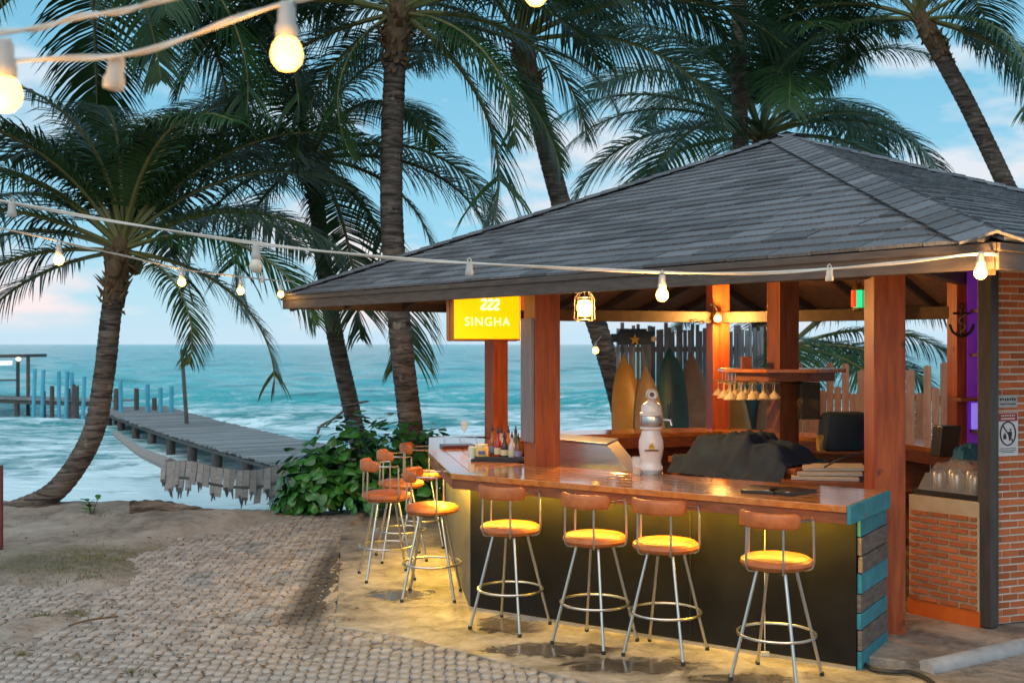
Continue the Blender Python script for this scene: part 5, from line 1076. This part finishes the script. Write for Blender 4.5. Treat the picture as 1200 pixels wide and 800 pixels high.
# twigs and leaf litter on the ground
for k, (x, y, a, L, lab) in enumerate(((80,733,.5,.18,'curved dry twig lying on the sand near the grass tuft'),)):
    c = px(x,y,z=.05); mb = MB(); mb.tube(smooth_path([c, c+Vector((.10,.10,.015)), c+Vector((.26,.24,.01))], 12), .007, 6); one('twig', mb, FIBRE, c, lab, 'twig', smooth=True)
lb = MB()
for k in range(520):
    x, y = rg.uniform(-20,420), rg.uniform(612,790); c = px(x, y, z=.03); c.z = max(ground_z(c.x, c.y), 0)+.03; a = rg.uniform(0,6.28); L = rg.uniform(.012,.04); d_ = Vector((math.cos(a)*L, math.sin(a)*L, rg.uniform(0,.01))); w = Vector((-d_.y, d_.x, 0))*.3
    lb.add([c-d_, c+w, c+d_, c-w+Vector((0,0,.004))], [(0,1,2),(0,2,3)])
me = bpy.data.meshes.new('leaf_litter'); me.from_pydata(lb.v, [], lb.f); me.materials.append(M('dry leaf bits',(.07,.045,.025),(.14,.09,.05),ns=3,rough=.9)); go = bpy.data.objects.new('leaf_litter', me); COL.objects.link(go); tag(go, 'scattered dry leaf bits on sand and pavers', 'litter', kind='stuff')
# driftwood log and the pole by the frame edge
a, c = px(153,597,Y=12.3), px(262,598,Y=12.5); mb = MB(); P = smooth_path([a, a.lerp(c,.3)+Vector((0,0,.03)), a.lerp(c,.6)+Vector((0,0,.0)), c+Vector((0,0,-.05))], 24); mb.tube(P, [.10-.0025*i+.008*math.sin(i*1.9) for i in range(24)], 12)
one('driftwood_log', mb, TRUNK, Vector((a.x,a.y,a.z-.1)), 'dark driftwood log lying on the edge of the sand bank', 'log', smooth=True)
pp = px(1,650,z=0); mb = MB(); mb.tube([pp, pp+Vector((0,0,.85))], .022, 10); one('red_pole', mb, M('dark red pole',(.10,.02,.02),(.15,.03,.03),ns=6,rough=.5), pp, 'thin dark red pole standing in the sand beside the curved palm base', 'pole', smooth=True)
hz = [px(1008,776,z=.03), px(1024,786,z=.03), px(1048,789,z=.03), px(1066,789,z=.03), px(1086,797,z=.03), px(1100,808,z=.03)]
mb = MB(); mb.tube(smooth_path([h_+Vector((0,0,.012)) for h_ in hz], 50), .013, 8); one('rubber_hose', mb, BLKCAB, hz[0], 'black rubber hose on the floor between bar end and kerb', 'hose', smooth=True)
mb = MB(); cz = [P0.lerp(P1,.80)-fi_*.012+Vector((0,0,z)) for z in (.95,.6,.3,.06)]; mb.tube(cz, .004, 5); mb.obox(cz[-1]+Vector((0,-.005,-.02)), (.025,0,0), (0,.012,0), (0,0,.014)); one('power_cord', mb, SOCK, cz[-1], 'thin cord with a plug hanging down the charcoal bar front', 'cord')
# ================================================================== PIER
DZ = -.35
PIERW = M('grey pier plank', (.14,.145,.15), (.27,.27,.27), (1,1,1), 3, 7, .8, bump=.3, rand=.25); PILE = M('dark wet pile', (.045,.04,.038), (.10,.085,.075), (4,4,1), 4, 6, .7, bump=.3, rand=.2); BLUE = M('blue painted pile', (.05,.30,.42), (.09,.40,.52), (3,3,1), 3, 6, .6, rand=.12)
L0, L1 = px(344,549,z=DZ), px(132,484,z=DZ); pd_ = (L1-L0).normalized(); pw = Vector((pd_.y, -pd_.x, 0)); Wd = 2.55; PLn = (L1-L0).length+4
pier = thing('pier', L0, 'weathered plank pier on timber piles running out over the surf', 'pier')
um = MB(); um.obox((0,0,0), (.5,0,0), (0,.5,0), (0,0,.5)); plm = um.mesh('plank', PIERW, bevel=.01)
nP = int(PLn/.17)
for k in range(nP):
    c = L0+pd_*(k+.5)*.17+pw*(Wd/2+random.uniform(-.04,.04))+Vector((0,0,-.02+random.uniform(-.012,.012)-.10*math.sin(k/nP*3.1))); inst('plank', plm, pier, frame(c, pd_*.158, pw*(Wd+random.uniform(-.1,.1)), Vector((random.uniform(-.01,.01),0,1))*.04))
for off in (.12, Wd/2, Wd-.12):
    mb = MB(); mb.tube([L0+pd_*s+pw*off+Vector((0,0,-.12-.10*math.sin(s/PLn*3.1))) for s in np.linspace(0,PLn,14)], .075, 6); mb.build('beam', PILE, pier)
for k in range(9):
    s = 1.2+k*(PLn-2)/8.5
    for off in (.18, Wd-.18):
        mb = MB(); c = L0+pd_*s+pw*off; mb.tube([c+Vector((random.uniform(-.1,.1),0,-2.6)), c+Vector((0,0,-.12))], .125, 10); mb.build('pile', PILE, pier, smooth=True)
# far arm of the pier and its shelter
fe0, fe1 = px(126,470,z=DZ), px(-160,461,z=DZ); fd2 = (fe1-fe0).normalized(); fw2 = Vector((fd2.y, -fd2.x, 0))
arm = thing('pier_walkway', fe0, 'far arm of the pier leading to a small roofed shelter', 'pier')
for k in range(int((fe1-fe0).length/.25)):
    c = fe0+fd2*(k+.5)*.25+fw2*.8+Vector((0,0,-.03+random.uniform(-.015,.015))); inst('plank', plm, arm, frame(c, fd2*.235, fw2*1.9, Vector((0,0,.05))))
mb = MB(); mb.obox((fe0+fe1)/2+Vector((0,0,-.14)), (fe1-fe0)/2, fw2*.06, (0,0,.09)); mb.build('beam', PILE, arm)
for k in range(9):
    c = fe0+fd2*(.5+k*1.6); mb = MB(); mb.tube([c+Vector((0,0,-2.4)), c+Vector((random.uniform(-.1,.1),0,random.choice([0,.35,.5])))], .11, 8); mb.build('pile', PILE, arm, smooth=True)
for (x, y0, y1, dx, lab) in ((41,432,488,-3,0),(51,433,489,-3,0),(69,435,466,0,0),(79,435,490,-3,0),(84,436,468,4,0),(99,441,486,-3,0),(141,445,463,2,0),(173,450,470,0,0),(188,454,474,0,0),(201,452,500,0,0)):
    Yq = 44 if x < 130 else 39; a, c = px(x,y0,Y=Yq), px(x+dx,y1,Y=Yq); c.z = min(c.z, SEAZ-.8); mb = MB(); mb.tube([c, a], .075, 10)
    one('blue_pile', mb, BLUE, c, 'blue painted mooring pile leaning beside the pier', 'pile', 'blue mooring piles along the pier', smooth=True)
for (x, y0, y1) in ((61,452,482),(86,450,476),(90,452,480),(111,458,486),(136,455,470),(160,455,470),(181,466,480)):
    Yq = 44 if x < 130 else 40; a, c = px(x,y0,Y=Yq), px(x,y1,Y=Yq); c.z = SEAZ-.8; mb = MB(); mb.tube([c, a], .09, 8); one('dark_pile', mb, PILE, c, 'short dark broken pile standing between the blue piles', 'pile', 'dark stumps along the pier', smooth=True)
a, c = px(213,409,Y=34), px(222,478,Y=34); c.z = SEAZ-.6; mb = MB(); mb.tube([c, a], [.075,.055], 8); one('mooring_pole', mb, PILE, c, 'tall thin dark pole leaning out of the surf behind the pier', 'pole', smooth=True)
s0 = px(0,462,z=DZ); Ys = s0.y-1.2
sh2 = thing('pier_shelter', Vector((px(10,462,Y=Ys).x, Ys, DZ)), 'small flat-roofed shelter with a lamp at the end of the pier', 'shelter')
mb = MB(); a, c = px(-60,418,Y=Ys), px(42,416.5,Y=Ys); mb.obox((a+c)/2, (c-a)/2, (0,1.2,0), (0,0,.07)); mb.build('roof', PILE, sh2)
for x in (21,33,-30): 
    for dy in (-.8,.8): a, c = px(x,418,Y=Ys+dy), px(x,462,Y=Ys+dy); c.z = -2.2; mb = MB(); mb.tube([c, a], .085, 8); mb.build('post', PILE, sh2)
mb = MB(); a = px(21.5,420.5,Y=Ys-.9); mb.lathe([(0,-.09),(.09,-.05),(.10,.04),(0,.08)], a, 10); mb.build('lamp', EM('far lamp',(1,.75,.55),5), sh2)
mb = MB(); a, c = px(-30,426,Y=Ys+.3), px(14,425,Y=Ys+.3); mb.obox((a+c)/2, (c-a)/2, (0,.03,0), (0,0,.10)); mb.build('lit_board', EM('far white board',(.85,.92,.95),.9), sh2)
mb = MB(); a, c = px(-30,446,Y=Ys-.9), px(20,445,Y=Ys-.9); mb.tube([a, c], .04, 6); mb.build('rail', PILE, sh2)
# broken walkway section sagging into the surf
YB = 20.5; edge = smooth_path([px(190,541,Y=YB), px(222,540,Y=YB-.2), px(262,549,Y=YB-.3), px(305,550,Y=YB-.1), px(352,537,Y=YB+.3)], 23)
bwk = thing('broken_walkway', edge[11]-Vector((0,0,.7)), 'collapsed walkway section of hanging grey planks below the pier', 'walkway')
for k in range(22):
    a, c = edge[k], edge[k+1]; dn = (c-a); L = random.uniform(.34,.60); drop = Vector((random.uniform(-.03,.03), -.16, -L)); mb = MB(); mid_ = (a+c)/2+drop*.5; mb.obox(mid_, dn*.47, drop*.5, dn.cross(drop).normalized()*.018); pk = mb.build('plank', DRIFT, bwk)
    if random.random() < .75:
        for j in range(random.randint(1,3)): q0 = (a+c)/2+drop+dn*random.uniform(-.3,.3); mb = MB(); mb.tube([q0+Vector((0,0,.05)), q0+Vector((random.uniform(-.04,.04),0,-random.uniform(.06,.16)))], [.03,.008], 5); mb.build('splinter', PILE, pk)
mb = MB(); mb.tube([p+Vector((0,.03,-.03)) for p in edge], .04, 6); mb.build('bearer', PILE, bwk)
mb = MB(); mb.tube([p+Vector((0,-.10,-.30)) for p in edge[4:]], .03, 6); mb.build('bearer', PILE, bwk)
a, c = px(136,508,Y=27), px(200,545,Y=20.6); mb = MB(); mb.tube(smooth_path([a, a.lerp(c,.5)+Vector((0,0,-.08)), c], 16), [.075+.004*i for i in range(16)], 8); one('fallen_beam', mb, DRIFT, c, 'fallen grey beam sloping from the pier down to the broken walkway', 'beam', smooth=True)
a = px(376,499,Y=14.6); c = px(403,481,Y=15.3); mb = MB(); mb.tube(smooth_path([px(372,508,Y=14.4), a, a.lerp(c,.5)+Vector((0,0,-.02)), c], 14), .018, 6); mb.tube([c+Vector((.15+.19*math.cos(q), .0+.19*math.sin(q), .10+.03*math.cos(q))) for q in np.linspace(0,2*math.pi,20)[:-1]], .012, 5, closed=True); one('mooring_rope', mb, DRIFT, c, 'rope tied round the slim palm trunk behind the bush', 'rope', smooth=True)
